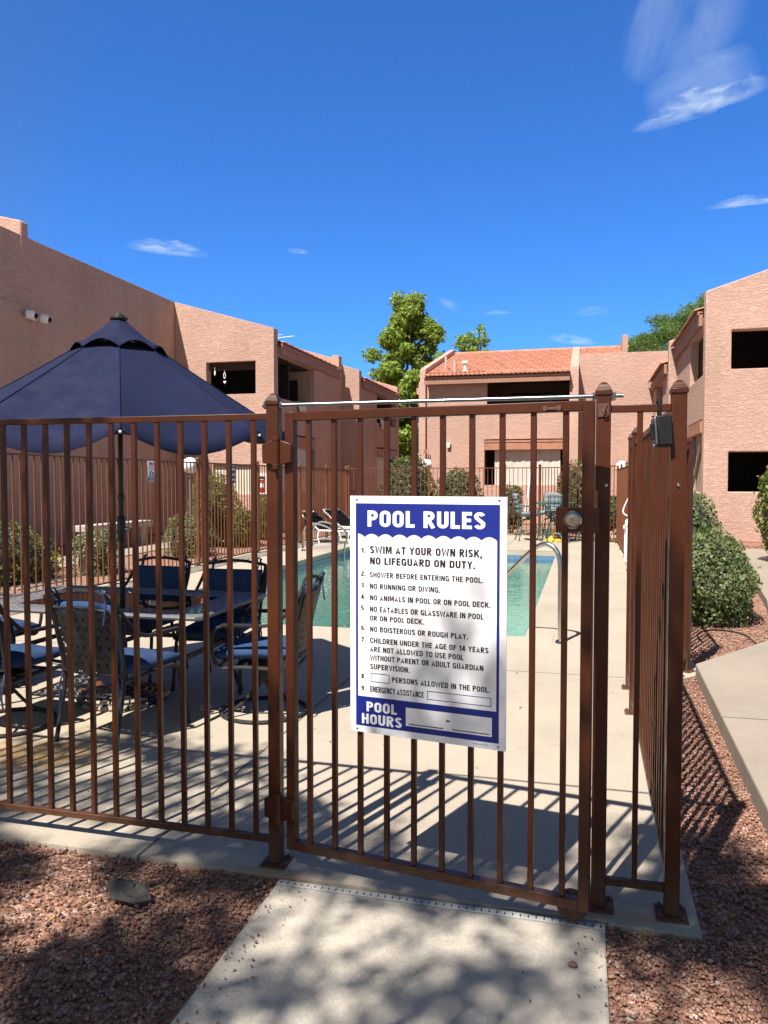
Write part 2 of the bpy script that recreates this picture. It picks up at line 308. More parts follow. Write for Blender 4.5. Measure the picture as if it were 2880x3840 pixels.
# ------------------------------------------------------------------ mesh helpers
class MB:
    def __init__(s): s.v = []; s.f = []; s.m = []
    def add(s, vs, fs, mi=0):
        n = len(s.v); s.v.extend(tuple(map(float, q)) for q in vs); s.f.extend(tuple(i + n for i in f) for f in fs); s.m.extend([mi] * len(fs)); return s
    def box(s, x0, y0, z0, x1, y1, z1, mi=0):
        return s.add([(x0, y0, z0), (x1, y0, z0), (x1, y1, z0), (x0, y1, z0), (x0, y0, z1), (x1, y0, z1), (x1, y1, z1), (x0, y1, z1)],
                     [(0, 3, 2, 1), (4, 5, 6, 7), (0, 1, 5, 4), (1, 2, 6, 5), (2, 3, 7, 6), (3, 0, 4, 7)], mi)
    def cbox(s, c, d, mi=0):
        return s.box(c[0] - d[0] / 2, c[1] - d[1] / 2, c[2] - d[2] / 2, c[0] + d[0] / 2, c[1] + d[1] / 2, c[2] + d[2] / 2, mi)
    def frustum(s, c, w0, w1, z0, z1, mi=0):
        a, b = w0 / 2, w1 / 2; x, y = c
        return s.add([(x - a, y - a, z0), (x + a, y - a, z0), (x + a, y + a, z0), (x - a, y + a, z0), (x - b, y - b, z1), (x + b, y - b, z1), (x + b, y + b, z1), (x - b, y + b, z1)],
                     [(0, 3, 2, 1), (4, 5, 6, 7), (0, 1, 5, 4), (1, 2, 6, 5), (2, 3, 7, 6), (3, 0, 4, 7)], mi)
    def bar(s, p, q, wd, ht, mi=0, up=(0, 0, 1)):
        p = Vector(p); q = Vector(q); d = (q - p).normalized(); u = Vector(up)
        if abs(d.dot(u)) > .98: u = Vector((0, 1, 0))
        a = d.cross(u).normalized() * wd / 2; b = a.cross(d).normalized() * ht / 2
        vs = [p - a - b, p + a - b, p + a + b, p - a + b, q - a - b, q + a - b, q + a + b, q - a + b]
        return s.add(vs, [(0, 1, 2, 3), (7, 6, 5, 4), (0, 4, 5, 1), (1, 5, 6, 2), (2, 6, 7, 3), (3, 7, 4, 0)], mi)
    def tube(s, pts, r, n=8, closed=False, mi=0, flat=None):
        P = [Vector(p) for p in pts]; k = len(P); rs = r if isinstance(r, (list, tuple)) else [r] * k
        vs = []; fs = []; prev = None
        for i, p in enumerate(P):
            if closed: t = P[(i + 1) % k] - P[i - 1]
            else: t = P[min(i + 1, k - 1)] - P[max(i - 1, 0)]
            t.normalize()
            if prev is None:
                u = Vector((0, 0, 1)) if abs(t.z) < .9 else Vector((1, 0, 0)); a = t.cross(u).normalized()
            else:
                a = (prev - t * prev.dot(t)); a = a.normalized() if a.length > 1e-6 else t.orthogonal().normalized()
            prev = a; b = t.cross(a)
            for j in range(n):
                th = 2 * math.pi * j / n; fb = flat if flat else 1
                vs.append(p + (a * math.cos(th) + b * math.sin(th) * fb) * rs[i])
        for i in range(k if closed else k - 1):
            i2 = (i + 1) % k
            for j in range(n): fs.append((i * n + j, i * n + (j + 1) % n, i2 * n + (j + 1) % n, i2 * n + j))
        if not closed: fs.append(tuple(range(n))[::-1]); fs.append(tuple((k - 1) * n + j for j in range(n)))
        return s.add(vs, fs, mi)
    def lathe(s, prof, c=(0, 0, 0), n=20, axis=(0, 0, 1), mi=0):
        z = Vector(axis).normalized(); x = z.orthogonal().normalized(); y = z.cross(x); c = Vector(c); vs = []; fs = []
        for (r, h) in prof:
            for j in range(n):
                th = 2 * math.pi * j / n; vs.append(c + z * h + (x * math.cos(th) + y * math.sin(th)) * max(r, 1e-4))
        for i in range(len(prof) - 1):
            for j in range(n): fs.append((i * n + j, i * n + (j + 1) % n, (i + 1) * n + (j + 1) % n, (i + 1) * n + j))
        fs.append(tuple(range(n))[::-1]); fs.append(tuple((len(prof) - 1) * n + j for j in range(n)))
        return s.add(vs, fs, mi)
    def sphere(s, c, r, n=14, mi=0, sq=(1, 1, 1)):
        m = n // 2; prof = [(math.sin(math.pi * i / m), -math.cos(math.pi * i / m)) for i in range(m + 1)]
        vs = []; fs = []
        for (rr, h) in prof:
            for j in range(n):
                th = 2 * math.pi * j / n; vs.append((c[0] + r * rr * math.cos(th) * sq[0], c[1] + r * rr * math.sin(th) * sq[1], c[2] + r * h * sq[2]))
        for i in range(m):
            for j in range(n): fs.append((i * n + j, i * n + (j + 1) % n, (i + 1) * n + (j + 1) % n, (i + 1) * n + j))
        return s.add(vs, fs, mi)
    def prism(s, poly, axis, a, b, mi=0):
        """polygon extruded along an axis: x -> poly is (y,z), y -> (x,z), z -> (x,y)"""
        k = len(poly)
        mk = {'x': lambda q, t: (t, q[0], q[1]), 'y': lambda q, t: (q[0], t, q[1]), 'z': lambda q, t: (q[0], q[1], t)}[axis]
        vs = [mk(q, a) for q in poly] + [mk(q, b) for q in poly]
        fs = [tuple(range(k)), tuple(range(2 * k - 1, k - 1, -1))] + [(i, (i + 1) % k, k + (i + 1) % k, k + i) for i in range(k)]
        return s.add(vs, fs, mi)
    def wall(s, P, us, zt, holes, t, z0=0.0, mi=0):
        """wall with openings. P(u, d, z) -> point (d: 0 outer face, t inner); us (u0,u1); zt(u) top; holes (u0,u1,z0,z1)"""
        U = sorted({us[0], us[1], *[q for h in holes for q in h[:2] if us[0] < q < us[1]]})
        Zs = sorted({z0, *[q for h in holes for q in h[2:4]]})
        Zs = [z for z in Zs if z0 <= z]
        nz = len(Zs)
        Z = lambda i, u: Zs[i] if i < nz else zt(u)
        solid = lambda i, j: 0 <= i < len(U) - 1 and 0 <= j < nz and not any(h[0] - 1e-6 <= U[i] and U[i + 1] <= h[1] + 1e-6 and h[2] - 1e-6 <= Zs[j] and (Zs[j + 1] if j + 1 < nz else 1e9) <= h[3] + 1e-6 for h in holes)
        for i in range(len(U) - 1):
            for j in range(nz):
                if not solid(i, j): continue
                a, b = U[i], U[i + 1]
                c = [(a, Z(j, a)), (b, Z(j, b)), (b, Z(j + 1, b)), (a, Z(j + 1, a))]
                s.add([P(u, 0, z) for u, z in c], [(0, 1, 2, 3)], mi); s.add([P(u, t, z) for u, z in c], [(3, 2, 1, 0)], mi)
                for (ni, nj, e) in ((i, j - 1, (0, 1)), (i + 1, j, (1, 2)), (i, j + 1, (2, 3)), (i - 1, j, (3, 0))):
                    if not solid(ni, nj):
                        p, q = c[e[0]], c[e[1]]
                        s.add([P(p[0], 0, p[1]), P(q[0], 0, q[1]), P(q[0], t, q[1]), P(p[0], t, p[1])], [(3, 2, 1, 0)], mi)
        return s
    def build(s, name, mats, parent=None, org=None, smooth=35, bevel=0, weld=True, seg=2):
        me = bpy.data.meshes.new(name); v = s.v
        if org is not None: v = [(a - org[0], b - org[1], c - org[2]) for a, b, c in v]
        me.from_pydata(v, [], s.f)
        mats = mats if isinstance(mats, (list, tuple)) else [mats]
        for q in mats: me.materials.append(M[q] if isinstance(q, str) else q)
        if len(mats) > 1: me.polygons.foreach_set('material_index', s.m)
        bm = bmesh.new(); bm.from_mesh(me)
        if weld: bmesh.ops.remove_doubles(bm, verts=bm.verts, dist=1e-5)
        bmesh.ops.recalc_face_normals(bm, faces=bm.faces); bm.to_mesh(me); bm.free()
        if smooth: me.set_sharp_from_angle(angle=R(smooth))
        me.polygons.foreach_set('use_smooth', [bool(smooth)] * len(me.polygons))
        o = bpy.data.objects.new(name, me); COL.objects.link(o)
        if parent is not None: o.parent = parent
        elif org is not None: o.location = org
        if bevel:
            b = o.modifiers.new('bevel', 'BEVEL'); b.width = bevel; b.segments = seg; b.limit_method = 'ANGLE'; b.angle_limit = R(40)
        return o

def thing(name, label, cat, loc=(0, 0, 0), rz=0, group=None):
    o = bpy.data.objects.new(name, None); COL.objects.link(o); o.location = loc; o.rotation_euler = (0, 0, rz); o.empty_display_size = .1
    o['label'] = label; o['category'] = cat
    if group: o['group'] = group
    return o
def tag(o, label=None, cat=None, group=None, kind=None):
    for k, q in (('label', label), ('category', cat), ('group', group), ('kind', kind)):
        if q: o[k] = q
    return o
def relink(ch, parent):
    c = ch.copy(); COL.objects.link(c); c.parent = parent
    for g in list(ch.children): relink(g, c)
    return c
def dup(root, loc, rz=None, label=None, scale=None):
    r = root.copy(); COL.objects.link(r); r.location = loc
    if rz is not None: r.rotation_euler = (0, 0, rz)
    if label: r['label'] = label
    if scale: r.scale = scale
    for ch in list(root.children): relink(ch, r)
    return r
def arc(c, r, a0, a1, n, plane='xz'):
    pts = []
    for i in range(n + 1):
        a = R(a0 + (a1 - a0) * i / n); u, v = r * math.cos(a), r * math.sin(a)
        pts.append({'xz': (c[0] + u, c[1], c[2] + v), 'yz': (c[0], c[1] + u, c[2] + v), 'xy': (c[0] + u, c[1] + v, c[2])}[plane])
    return pts
def smoothpath(pts, n=6):
    P = [Vector(p) for p in pts]; out = []
    for i in range(len(P) - 1):
        p0, p1, p2, p3 = P[max(i - 1, 0)], P[i], P[i + 1], P[min(i + 2, len(P) - 1)]
        for k in range(n):
            t = k / n; out.append(.5 * ((2 * p1) + (p2 - p0) * t + (2 * p0 - 5 * p1 + 4 * p2 - p3) * t * t + (3 * p1 - p0 - 3 * p2 + p3) * t ** 3))
    out.append(P[-1]); return out

def raw_mesh(name, verts, faces, mat, parent=None, flatshade=True):
    me = bpy.data.meshes.new(name); nv = len(verts); nf = len(faces); k = faces.shape[1]
    me.vertices.add(nv); me.vertices.foreach_set('co', np.ascontiguousarray(verts, dtype=np.float32).ravel())
    me.loops.add(nf * k); me.loops.foreach_set('vertex_index', np.ascontiguousarray(faces, dtype=np.int32).ravel())
    me.polygons.add(nf); me.polygons.foreach_set('loop_start', np.arange(0, nf * k, k, dtype=np.int32))
    me.polygons.foreach_set('loop_total', np.full(nf, k, dtype=np.int32)); me.update(calc_edges=True)
    me.materials.append(M[mat] if isinstance(mat, str) else mat)
    o = bpy.data.objects.new(name, me); COL.objects.link(o)
    if parent is not None: o.parent = parent
    return o
def leaf_quads(pts, nrm, size, rng, slim=.45):
    """diamond leaves at pts with rough normals nrm; returns verts, faces"""
    n = len(pts); d = rng.normal(size=(n, 3)); nn = nrm + .8 * d; nn /= np.linalg.norm(nn, axis=1, keepdims=True) + 1e-9
    a = np.cross(nn, rng.normal(size=(n, 3))); a /= np.linalg.norm(a, axis=1, keepdims=True) + 1e-9; b = np.cross(nn, a)
    sz = (size * (.6 + .8 * rng.random(n)))[:, None]
    v = np.stack([pts - a * sz * .5, pts + b * sz * slim * .5 + nn * sz * .08, pts + a * sz * .5, pts - b * sz * slim * .5 + nn * sz * .08], 1)
    return v.reshape(-1, 3), np.arange(n * 4).reshape(n, 4)
def blob_points(n, rng, shell=.5):
    d = rng.normal(size=(n, 3)); d /= np.linalg.norm(d, axis=1, keepdims=True)
    return d * (shell + (1 - shell) * rng.random(n) ** .6)[:, None], d

def foliage(name, clumps, size, mat, seed, parent=None, per=None, slim=.5, shell=.4):
    rng = np.random.default_rng(seed); V = []; F = []; off = 0
    for (c, r, n) in clumps:
        p, d = blob_points(n, rng, shell); r = np.array(r if isinstance(r, (tuple, list)) else (r, r, r))
        lump = 1 + .16 * np.sin(d[:, :1] * 7 + c[0] * 3) * np.cos(d[:, 1:2] * 6 + c[1] * 5) + .10 * np.sin(d[:, 2:3] * 11 + c[2])
        v, f = leaf_quads(p * r * lump + np.array(c), d, size, rng, slim); V.append(v); F.append(f + off); off += len(v)
    return raw_mesh(name, np.concatenate(V), np.concatenate(F), mat, parent)

# text -> flat mesh, fitted into a box
def text_geo(txt, x0, x1, zb, cap, bold=.0, face='xz'):
    cu = bpy.data.curves.new('t', 'FONT'); cu.body = txt; cu.size = 1; cu.offset = bold; cu.resolution_u = 3
    o = bpy.data.objects.new('t', cu); COL.objects.link(o); dg = bpy.context.evaluated_depsgraph_get(); me = bpy.data.meshes.new_from_object(o.evaluated_get(dg))
    v = np.empty(len(me.vertices) * 3); me.vertices.foreach_get('co', v); v = v.reshape(-1, 3); f = [tuple(p.vertices) for p in me.polygons]
    bpy.data.objects.remove(o); bpy.data.curves.remove(cu); bpy.data.meshes.remove(me)
    ref = .729 + 2 * bold
    v = v.copy(); w0, w1 = v[:, 0].min(), v[:, 0].max(); v[:, 0] = (v[:, 0] - w0) / max(w1 - w0, 1e-6) * (x1 - x0) + x0; v[:, 1] = (v[:, 1] + bold) / ref * cap + zb
    return v[:, 0], v[:, 1], f

# ------------------------------------------------------------------ ground, deck, pool, walks
g = MB(); g.add([(-250, -120, -.05), (250, -120, -.05), (250, 320, -.05), (-250, 320, -.05)], [(0, 1, 2, 3)])
# the ground leaves the pool's pit open
g = MB(); PX0, PX1, PY0, PY1 = -5.35, -.55, 7.76, 17.4
for (a, b, c, d) in ((-250, -120, 250, 4), (-250, 4, -6, 320), (.2, 4, 250, 320), (-6, 4, .2, 7), (-6, 18, .2, 320)):
    g.add([(a, b, -.022), (c, b, -.022), (c, d, -.022), (a, d, -.022)], [(0, 1, 2, 3)])
tag(g.build('ground', 'gravelbed', smooth=0), kind='structure')

d = MB()
def slab(mb, poly, z0, z1): mb.prism(poly, 'z', z0, z1)
DK = MB(); zt = 0.0
DK.prism([(-9.2, 2.81), (-6.98, 2.81), (-6.98, 2.811), (-9.2, 2.811)], 'z', -.02, -.01)
DK = MB()
for poly in ([(-7.0, 2.80), (.1, 2.79), (.1, 6.0), (-7.0, 6.0)], [(.1, 2.775), (.41, 2.775), (.43, 6.05), (.1, 6.0)],
             [(-7.0, 6.0), (.1, 6.0), (.1, PY0 - .015), (-7.0, PY0 - .015)], [(.1, 6.0), (.43, 6.05), (.93, 6.6), (.93, PY0 - .015), (.1, PY0 - .015)],
             [(-7.0, PY0 - .015), (PX0 - .015, PY0 - .015), (PX0 - .015, PY1 + .015), (-7.0, PY1 + .015)], [(PX1 + .015, PY0 - .015), (.93, PY0 - .015), (.93, PY1 + .015), (PX1 + .015, PY1 + .015)],
             [(-7.0, PY1 + .015), (.93, PY1 + .015), (.93, 20.3), (-1.1, 22.5), (-7.0, 22.5)]):
    DK.prism(poly, 'z', -.14, 0)
dk = DK.build('pool_deck', 'deck', smooth=0); tag(dk, kind='structure')
# coping: rounded lip round the water
cp = MB()
for (x0, y0, x1, y1) in ((PX0 - .30, PY0 - .28, PX1 + .28, PY0), (PX0 - .30, PY1, PX1 + .28, PY1 + .30), (PX0 - .30, PY0, PX0, PY1), (PX1, PY0, PX1 + .28, PY1)):
    cp.box(x0, y0, -.10, x1, y1, .006)
tag(cp.build('pool_coping', 'deck', bevel=.004), kind='structure')
# basin
b = MB(); zb0, zb1 = -1.15, -2.1
t = .2
for (x0, y0, x1, y1) in ((PX0 - t, PY0 - t, PX1 + t, PY0 + .0), (PX0 - t, PY1, PX1 + t, PY1 + t), (PX0 - t, PY0, PX0, PY1), (PX1, PY0, PX1 + t, PY1)):
    b.box(x0, y0, -2.3, x1, y1, -.141, 0)
b.add([(PX0, PY0, zb0), (PX1, PY0, zb0), (PX1, 12, zb0 - .15), (PX0, 12, zb0 - .15), (PX1, PY1, zb1), (PX0, PY1, zb1)], [(0, 1, 2, 3), (3, 2, 4, 5)], 0)
for k in range(3): b.box(PX1 - .9, PY0 - .001, -1.6, PX1 - .0005, PY0 + .3 + .3 * k, -.45 - .25 * k, 0)   # entry steps under the handrail
tag(b.build('pool_basin', 'plaster', smooth=0), kind='structure')
tb = MB()
for (x0, y0, x1, y1) in ((PX0, PY1 - .012, PX1, PY1 - .002), (PX0 + .002, PY0, PX0 + .012, PY1), (PX1 - .012, PY0, PX1 - .002, PY1)):
    tb.box(x0, y0, -.28, x1, y1, -.102)
tag(tb.build('pool_tile_band', 'pooltile', smooth=0), kind='structure')
wt = MB(); wt.add([(PX0, PY0, -.185), (PX1, PY0, -.185), (PX1, PY1, -.185), (PX0, PY1, -.185)], [(0, 1, 2, 3)])
tag(wt.build('water', 'water', smooth=0), kind='structure')
wk = MB(); wk.prism([(-1.142, -5), (.09, -5), (.09, 2.735), (-1.142, 2.735)], 'z', -.14, -.004)
tag(wk.build('walkway', 'walk', smooth=0, bevel=.008), kind='structure')
rw = MB(); rw.prism([(.80, 3.3), (.885, 6.55), (1.66, 7.70), (4.2, 9.6), (9, 9.6), (9, -2), (3.0, -2)], 'z', -.12, .10)
tag(rw.build('side_walk', 'walkr', smooth=0, bevel=.012), kind='structure')
r2 = MB(); r2.prism([(1.95, 9.0), (2.2, 10.3), (2.64, 13.75), (3.3, 18.15), (9, 18.15), (9, 9.62), (4.2, 9.62), (2.7, 8.6)], 'z', -.1, .096)
tag(r2.build('far_side_walk', 'walkr', smooth=0), kind='structure')
bs = MB(); bs.box(2.0, 18.152, -.1, 9, 18.72, .17); tag(bs.build('planting_bed', 'gravelbed', smooth=0), kind='structure')
lw = MB(); lw.prism([(-10.4, 8.5), (-9.0, 8.5), (-9.0, 10.6), (-9.2, 13), (-9.4, 16.2), (-8.8, 17.6), (-8.4, 20.8), (-9.4, 20.8), (-10.4, 17.6)], 'z', -.1, .0)
lw.prism([(-9.0, 9.4), (-7.9, 9.4), (-7.9, 10.6), (-9.0, 10.6)], 'z', -.1, -.001)
tag(lw.build('left_walk', 'walkr', smooth=0), kind='structure')

# gravel: loose stones on the beds nearest the camera
def gravel(name, regions, seed):
    rng = np.random.default_rng(seed)
    ph = (1 + 5 ** .5) / 2
    ico = np.array([(-1, ph, 0), (1, ph, 0), (-1, -ph, 0), (1, -ph, 0), (0, -1, ph), (0, 1, ph), (0, -1, -ph), (0, 1, -ph), (ph, 0, -1), (ph, 0, 1), (-ph, 0, -1), (-ph, 0, 1)]) / 1.9
    fc = np.array([(0, 11, 5), (0, 5, 1), (0, 1, 7), (0, 7, 10), (0, 10, 11), (1, 5, 9), (5, 11, 4), (11, 10, 2), (10, 7, 6), (7, 1, 8), (3, 9, 4), (3, 4, 2), (3, 2, 6), (3, 6, 8), (3, 8, 9), (4, 9, 5), (2, 4, 11), (6, 2, 10), (8, 6, 7), (9, 8, 1)])
    V = []; P = []
    for (x0, y0, x1, y1, n, s0, s1, ok, *zz) in regions:
        x = rng.uniform(x0, x1, n); y = rng.uniform(y0, y1, n); s = s0 + (s1 - s0) * rng.random(n) ** 2.2
        keep = np.array([ok(a, q) for a, q in zip(x, y)]); x, y, s = x[keep], y[keep], s[keep]; n = len(x)
        # bare patches where the red soil shows
        bare = (np.sin(x * 3.1 + 1.3) * np.cos(y * 2.7 - .4) > .6) & (rng.random(n) < .5); x, y, s = x[~bare], y[~bare], s[~bare]; n = len(x)
        q = rng.normal(size=(n, 4)); q /= np.linalg.norm(q, axis=1, keepdims=True); a, b2, c2, d2 = q.T
        Rm = np.stack([np.stack([1 - 2 * (c2 ** 2 + d2 ** 2), 2 * (b2 * c2 - a * d2), 2 * (b2 * d2 + a * c2)], -1), np.stack([2 * (b2 * c2 + a * d2), 1 - 2 * (b2 ** 2 + d2 ** 2), 2 * (c2 * d2 - a * b2)], -1), np.stack([2 * (b2 * d2 - a * c2), 2 * (c2 * d2 + a * b2), 1 - 2 * (b2 ** 2 + c2 ** 2)], -1)], 1)
        base = ico[None] * rng.uniform(.62, 1.25, size=(n, 12, 1)) * np.stack([np.ones(n), rng.uniform(.6, 1, n), rng.uniform(.4, .8, n)], -1)[:, None]
        v = np.einsum('nij,nkj->nki', Rm, base) * (s / 2)[:, None, None]
        v[..., 0] += x[:, None]; v[..., 1] += y[:, None]; v[..., 2] = v[..., 2] * .8 - .023 + (zz[0] if zz else 0) + (s * .16)[:, None] + (rng.random(n) * .012)[:, None]
        V.append(v.reshape(-1, 3))
    V = np.concatenate(V); n = len(V) // 12
    F = (fc[None] + (np.arange(n) * 12)[:, None, None]).reshape(-1, 3)
    return raw_mesh(name, V, F, 'stone')
inw = lambda x, y: x < -1.15 or x > .10
lft = lambda x, y: x < -1.15 + .02 * math.sin(y * 9) and y < 2.79
rgt = lambda x, y: not (x < .42 and y > 2.77) and not (x > .78 and 3.3 + (0.885 - x) * 38 < y < 6.55 and x > .80 + (y - 3.3) * .0262) and not (y < 3.3 and x > .80 + (3.3 - y) * .415)
rgt2 = lambda x, y: x > .44 + max(0, min(.5, (y - 6.05) * .9)) and not (y < 6.55 and x > .80 + (y - 3.3) * .0262) and not (x > .885 and y < 6.55 + (x - .885) * 1.484)
gr = gravel('gravel', [(-2.9, 1.45, -1.1, 2.8, 19000, .007, .023, lft), (.09, 1.9, .85, 2.79, 9500, .007, .023, rgt), (.40, 2.7, .9, 6.6, 11000, .008, .025, rgt2), (.7, 6.4, 3.2, 9.9, 9000, .014, .034, rgt2),
                       (-1.15, 2.70, -1.02, 2.79, 60, .008, .016, lambda x, y: True),
                       (-1.142, 1.9, -.95, 2.74, 330, .005, .016, lambda x, y: (x + 1.142) < .16 * (abs(math.sin(x * 913 + y * 571)) ** 2.5) , .017), (-.02, 2.2, .09, 2.72, 110, .005, .014, lambda x, y: (.09 - x) < .10 * abs(math.sin(x * 713 + y * 471)) ** 2.5, .017)], 5)
tag(gr, kind='stuff'); gr['label'] = 'crushed red and brown granite gravel beside the walkway and fence'

# ------------------------------------------------------------------ fences
def post_mb(mb, x, y, wd, ztop, cap=True, plate=True, z0=0.0):
    mb.box(x - wd / 2, y - wd / 2, z0 + (.008 if plate else 0), x + wd / 2, y + wd / 2, ztop)
def cap_mb(x, y, wd, z):
    m = MB(); m.frustum((x, y), wd + .008, wd + .008, z - .006, z + .010); m.frustum((x, y), wd + .004, wd, z + .010, z + .016)
    m.frustum((x, y), wd, wd * .92, z + .016, z + .021); m.frustum((x, y), wd * .86, wd * .66, z + .021, z + .033); m.frustum((x, y), wd * .62, wd * .3, z + .033, z + .041); return m
def add_post(root, p, wd, ztop, mat, plate=True, bev=.004):
    m = MB(); post_mb(m, p[0], p[1], wd, ztop, plate=plate); o = m.build('post', mat, root, bevel=bev)
    cap_mb(p[0], p[1], wd, ztop).build('post_cap', mat, o, bevel=.0015)
    if plate:
        q = MB(); q.box(p[0] - wd - .003, p[1] - wd - .003, 0, p[0] + wd + .003, p[1] + wd + .003, .0085)
        for sx in (-1, 1):
            for sy in (-1, 1): q.lathe([(.009, .0085), (.009, .014), (.005, .015), (.005, .022)], (p[0] + sx * wd * .74, p[1] + sy * wd * .74, 0), 6)
        q.build('base_plate', 'rust', o, bevel=.001)
    return o
def fence_panel(label, p0, p1, mat='brownfar', zlo=.085, zhi=1.83, posts=(0, 1), ztop=1.875, wd=.052, bar_w=.0195, pitch=.1085, first=None, rail=.026, group='brown tubular fence panels', plate=True, xs=None):
    a = Vector((*p0, 0)); b = Vector((*p1, 0)); L = (b - a).length; rz = math.atan2(b.y - a.y, b.x - a.x)
    root = thing('pool_fence', label, 'fence', a, rz, group)
    e0 = wd / 2 if 0 in posts else 0; e1 = wd / 2 if 1 in posts else wd / 2
    for nm, z0, z1 in (('top_rail', zhi - rail, zhi), ('bottom_rail', zlo, zlo + rail)):
        m = MB(); m.box(e0, -rail / 2, z0, L - e1, rail / 2, z1); m.build(nm, mat, root, bevel=.002)
    if xs is None:
        n = max(1, round((L - .02) / pitch) - 1); xs = [L * (k + 1) / (n + 1) for k in range(n)]
    m = MB(); m.box(-bar_w / 2, -bar_w / 2, zlo + rail - .002, bar_w / 2, bar_w / 2, zhi - rail + .002); bar = m.build('baluster', mat, root, bevel=.0015); bar.location.x = xs[0]
    for x in xs[1:]:
        c = bar.copy(); COL.objects.link(c); c.parent = root; c.location.x = x
    if 0 in posts: add_post(root, (0, 0), wd, ztop, mat, plate)
    if 1 in posts: add_post(root, (L, 0), wd, ztop, mat, plate)
    return root

FY = 2.885
# front run left of the gate, the hinge post at its right end
xs = [-1.289 - .10865 * k for k in range(22)]
fence_panel('wide brown fence before the patio table, gate hinge post at its right end', (-3.70, FY), (-1.20, FY), 'brown', posts=(1,), xs=sorted(x + 3.70 for x in xs), wd=.050, ztop=1.868)
# latch post, short infill, corner post
fence_panel('narrow brown fence panel with a single baluster between latch post and corner post', (.067, FY), (.3205, FY), 'brown', posts=(0, 1), xs=[.1255], wd=.0515, ztop=1.872)
# right run, seen almost end on
RX = .333
fence_panel('brown fence panel seen almost end on, running back from the corner post', (.3205, FY), (RX + .004, 5.385), 'brown', posts=(1,), pitch=.1085, wd=.05)
fence_panel('short brown fence panel between the two close posts on the right side', (RX + .004, 5.385), (RX + .014, 6.03), 'brown', posts=(1,), wd=.05)
fence_panel('short angled brown fence panel stepping out toward the green hedge', (RX + .014, 6.03), (.832, 6.69), 'brown', posts=(1,), wd=.05)
ys = [6.69, 9.0, 11.4, 13.8, 16.2, 18.3, 20.2]
names = ['beside the big green hedge', 'behind the far end of the hedge', 'just before the life ring', 'carrying the life ring', 'past the life ring', 'nearest the far right corner']
for i in range(6):
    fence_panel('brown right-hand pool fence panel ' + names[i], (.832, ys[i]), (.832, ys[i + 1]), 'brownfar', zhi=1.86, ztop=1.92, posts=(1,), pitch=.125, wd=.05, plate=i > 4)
# far run
fx = [(.832, 20.2), (-1.2, 22.3), (-2.18, 22.3), (-4.4, 22.3), (-6.55, 22.3), (-6.87, 22.3)]
names = ['slanting across the far right corner behind the bar stools', 'behind the tall chair with grey cushions', 'in front of the two clipped shrubs', 'at the far left in front of the round shrub', 'short piece at the far left corner']
for i in range(5):
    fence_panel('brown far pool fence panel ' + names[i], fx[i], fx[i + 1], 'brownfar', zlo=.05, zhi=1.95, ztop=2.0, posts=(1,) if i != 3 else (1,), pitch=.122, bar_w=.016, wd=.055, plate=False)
# left run
ly = [22.3, 22.05, 20.2, 18.15, 15.56, 12.88, 10.23, 7.6, 5.0]
names = ['at the far left corner, a stub', 'behind the stacked loungers', 'beside the pool ladder rails', 'in front of the fire extinguisher', 'carrying the small blue sign', 'carrying the no lifeguard sign', 'behind the umbrella pole and flowering shrubs', 'nearest, by the far left chairs']
for i in range(8):
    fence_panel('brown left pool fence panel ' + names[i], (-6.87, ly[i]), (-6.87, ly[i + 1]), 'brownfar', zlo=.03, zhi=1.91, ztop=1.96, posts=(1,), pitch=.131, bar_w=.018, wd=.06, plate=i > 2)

# ------------------------------------------------------------------ gate, hung on the hinge post and standing a little open
GA = R(-8.4)
gate = thing('gate', 'brown tubular metal pool gate standing slightly open, sign hung on its bars', 'gate', (-1.147, 2.862, 0), GA)
GW, GZ0, GZ1, GF = 1.192, .073, 1.832, .038
m = MB()
for x0, x1 in ((0, GF), (GW - GF, GW)): m.box(x0, 0, GZ0, x1, GF, GZ1)
m.box(GF, 0.0006, GZ1 - .036, GW - GF, GF - .0006, GZ1); m.box(GF, 0.0006, GZ0, GW - GF, GF - .0006, GZ0 + .036)
m.build('gate_frame', 'brown', gate, bevel=.003)
bw = .0195; bar = None
for i in range(10):
    s = .0994 + .1108 * i
    if bar is None:
        q = MB(); q.box(-bw / 2, GF / 2 - bw / 2, GZ0 + .034, bw / 2, GF / 2 + bw / 2, GZ1 - .034); bar = q.build('baluster', 'brown', gate, bevel=.0015); bar.location.x = s
    else:
        c = bar.copy(); COL.objects.link(c); c.parent = gate; c.location.x = s
# small latch clip on the top rail
q = MB(); q.box(1.02, -.006, 1.803, 1.085, -.0005, 1.812); q.box(1.022, -.012, 1.799, 1.036, -.006, 1.816); q.box(1.07, -.012, 1.799, 1.084, -.006, 1.816); q.build('latch_clip', 'rust', gate, bevel=.001)
# lock box and its cylinder
q = MB(); q.box(1.07, -.0115, 1.387, 1.213, -.0085, 1.471); q.box(1.072, -.0085, 1.462, 1.20, GF + .01, 1.4695); q.box(1.072, -.0085, 1.388, 1.20, GF + .01, 1.3955); q.box(1.0725, -.0084, 1.3956, 1.078, GF + .01, 1.4618)
lk = q.build('lock_box', 'brown', gate, bevel=.0015)
q = MB(); q.lathe([(.032, 0), (.033, .003), (.031, .012), (.0255, .0165), (.0245, .0150), (.0225, .0155), (.021, .0175), (.0095, .0180), (.009, .0168), (.0, .0168)], (1.129, -.0115, 1.4285), 40, (0, -1, 0)); kn = q.build('lock_cylinder', 'chrome', lk, smooth=25)
q = MB(); q.box(1.1277, -.0291, 1.4225, 1.1303, -.0283, 1.4335); q.lathe([(.0022, 0), (.0022, .0009)], (1.129, -.0283, 1.4325), 10, (0, -1, 0)); q.build('keyhole', 'ink', kn)
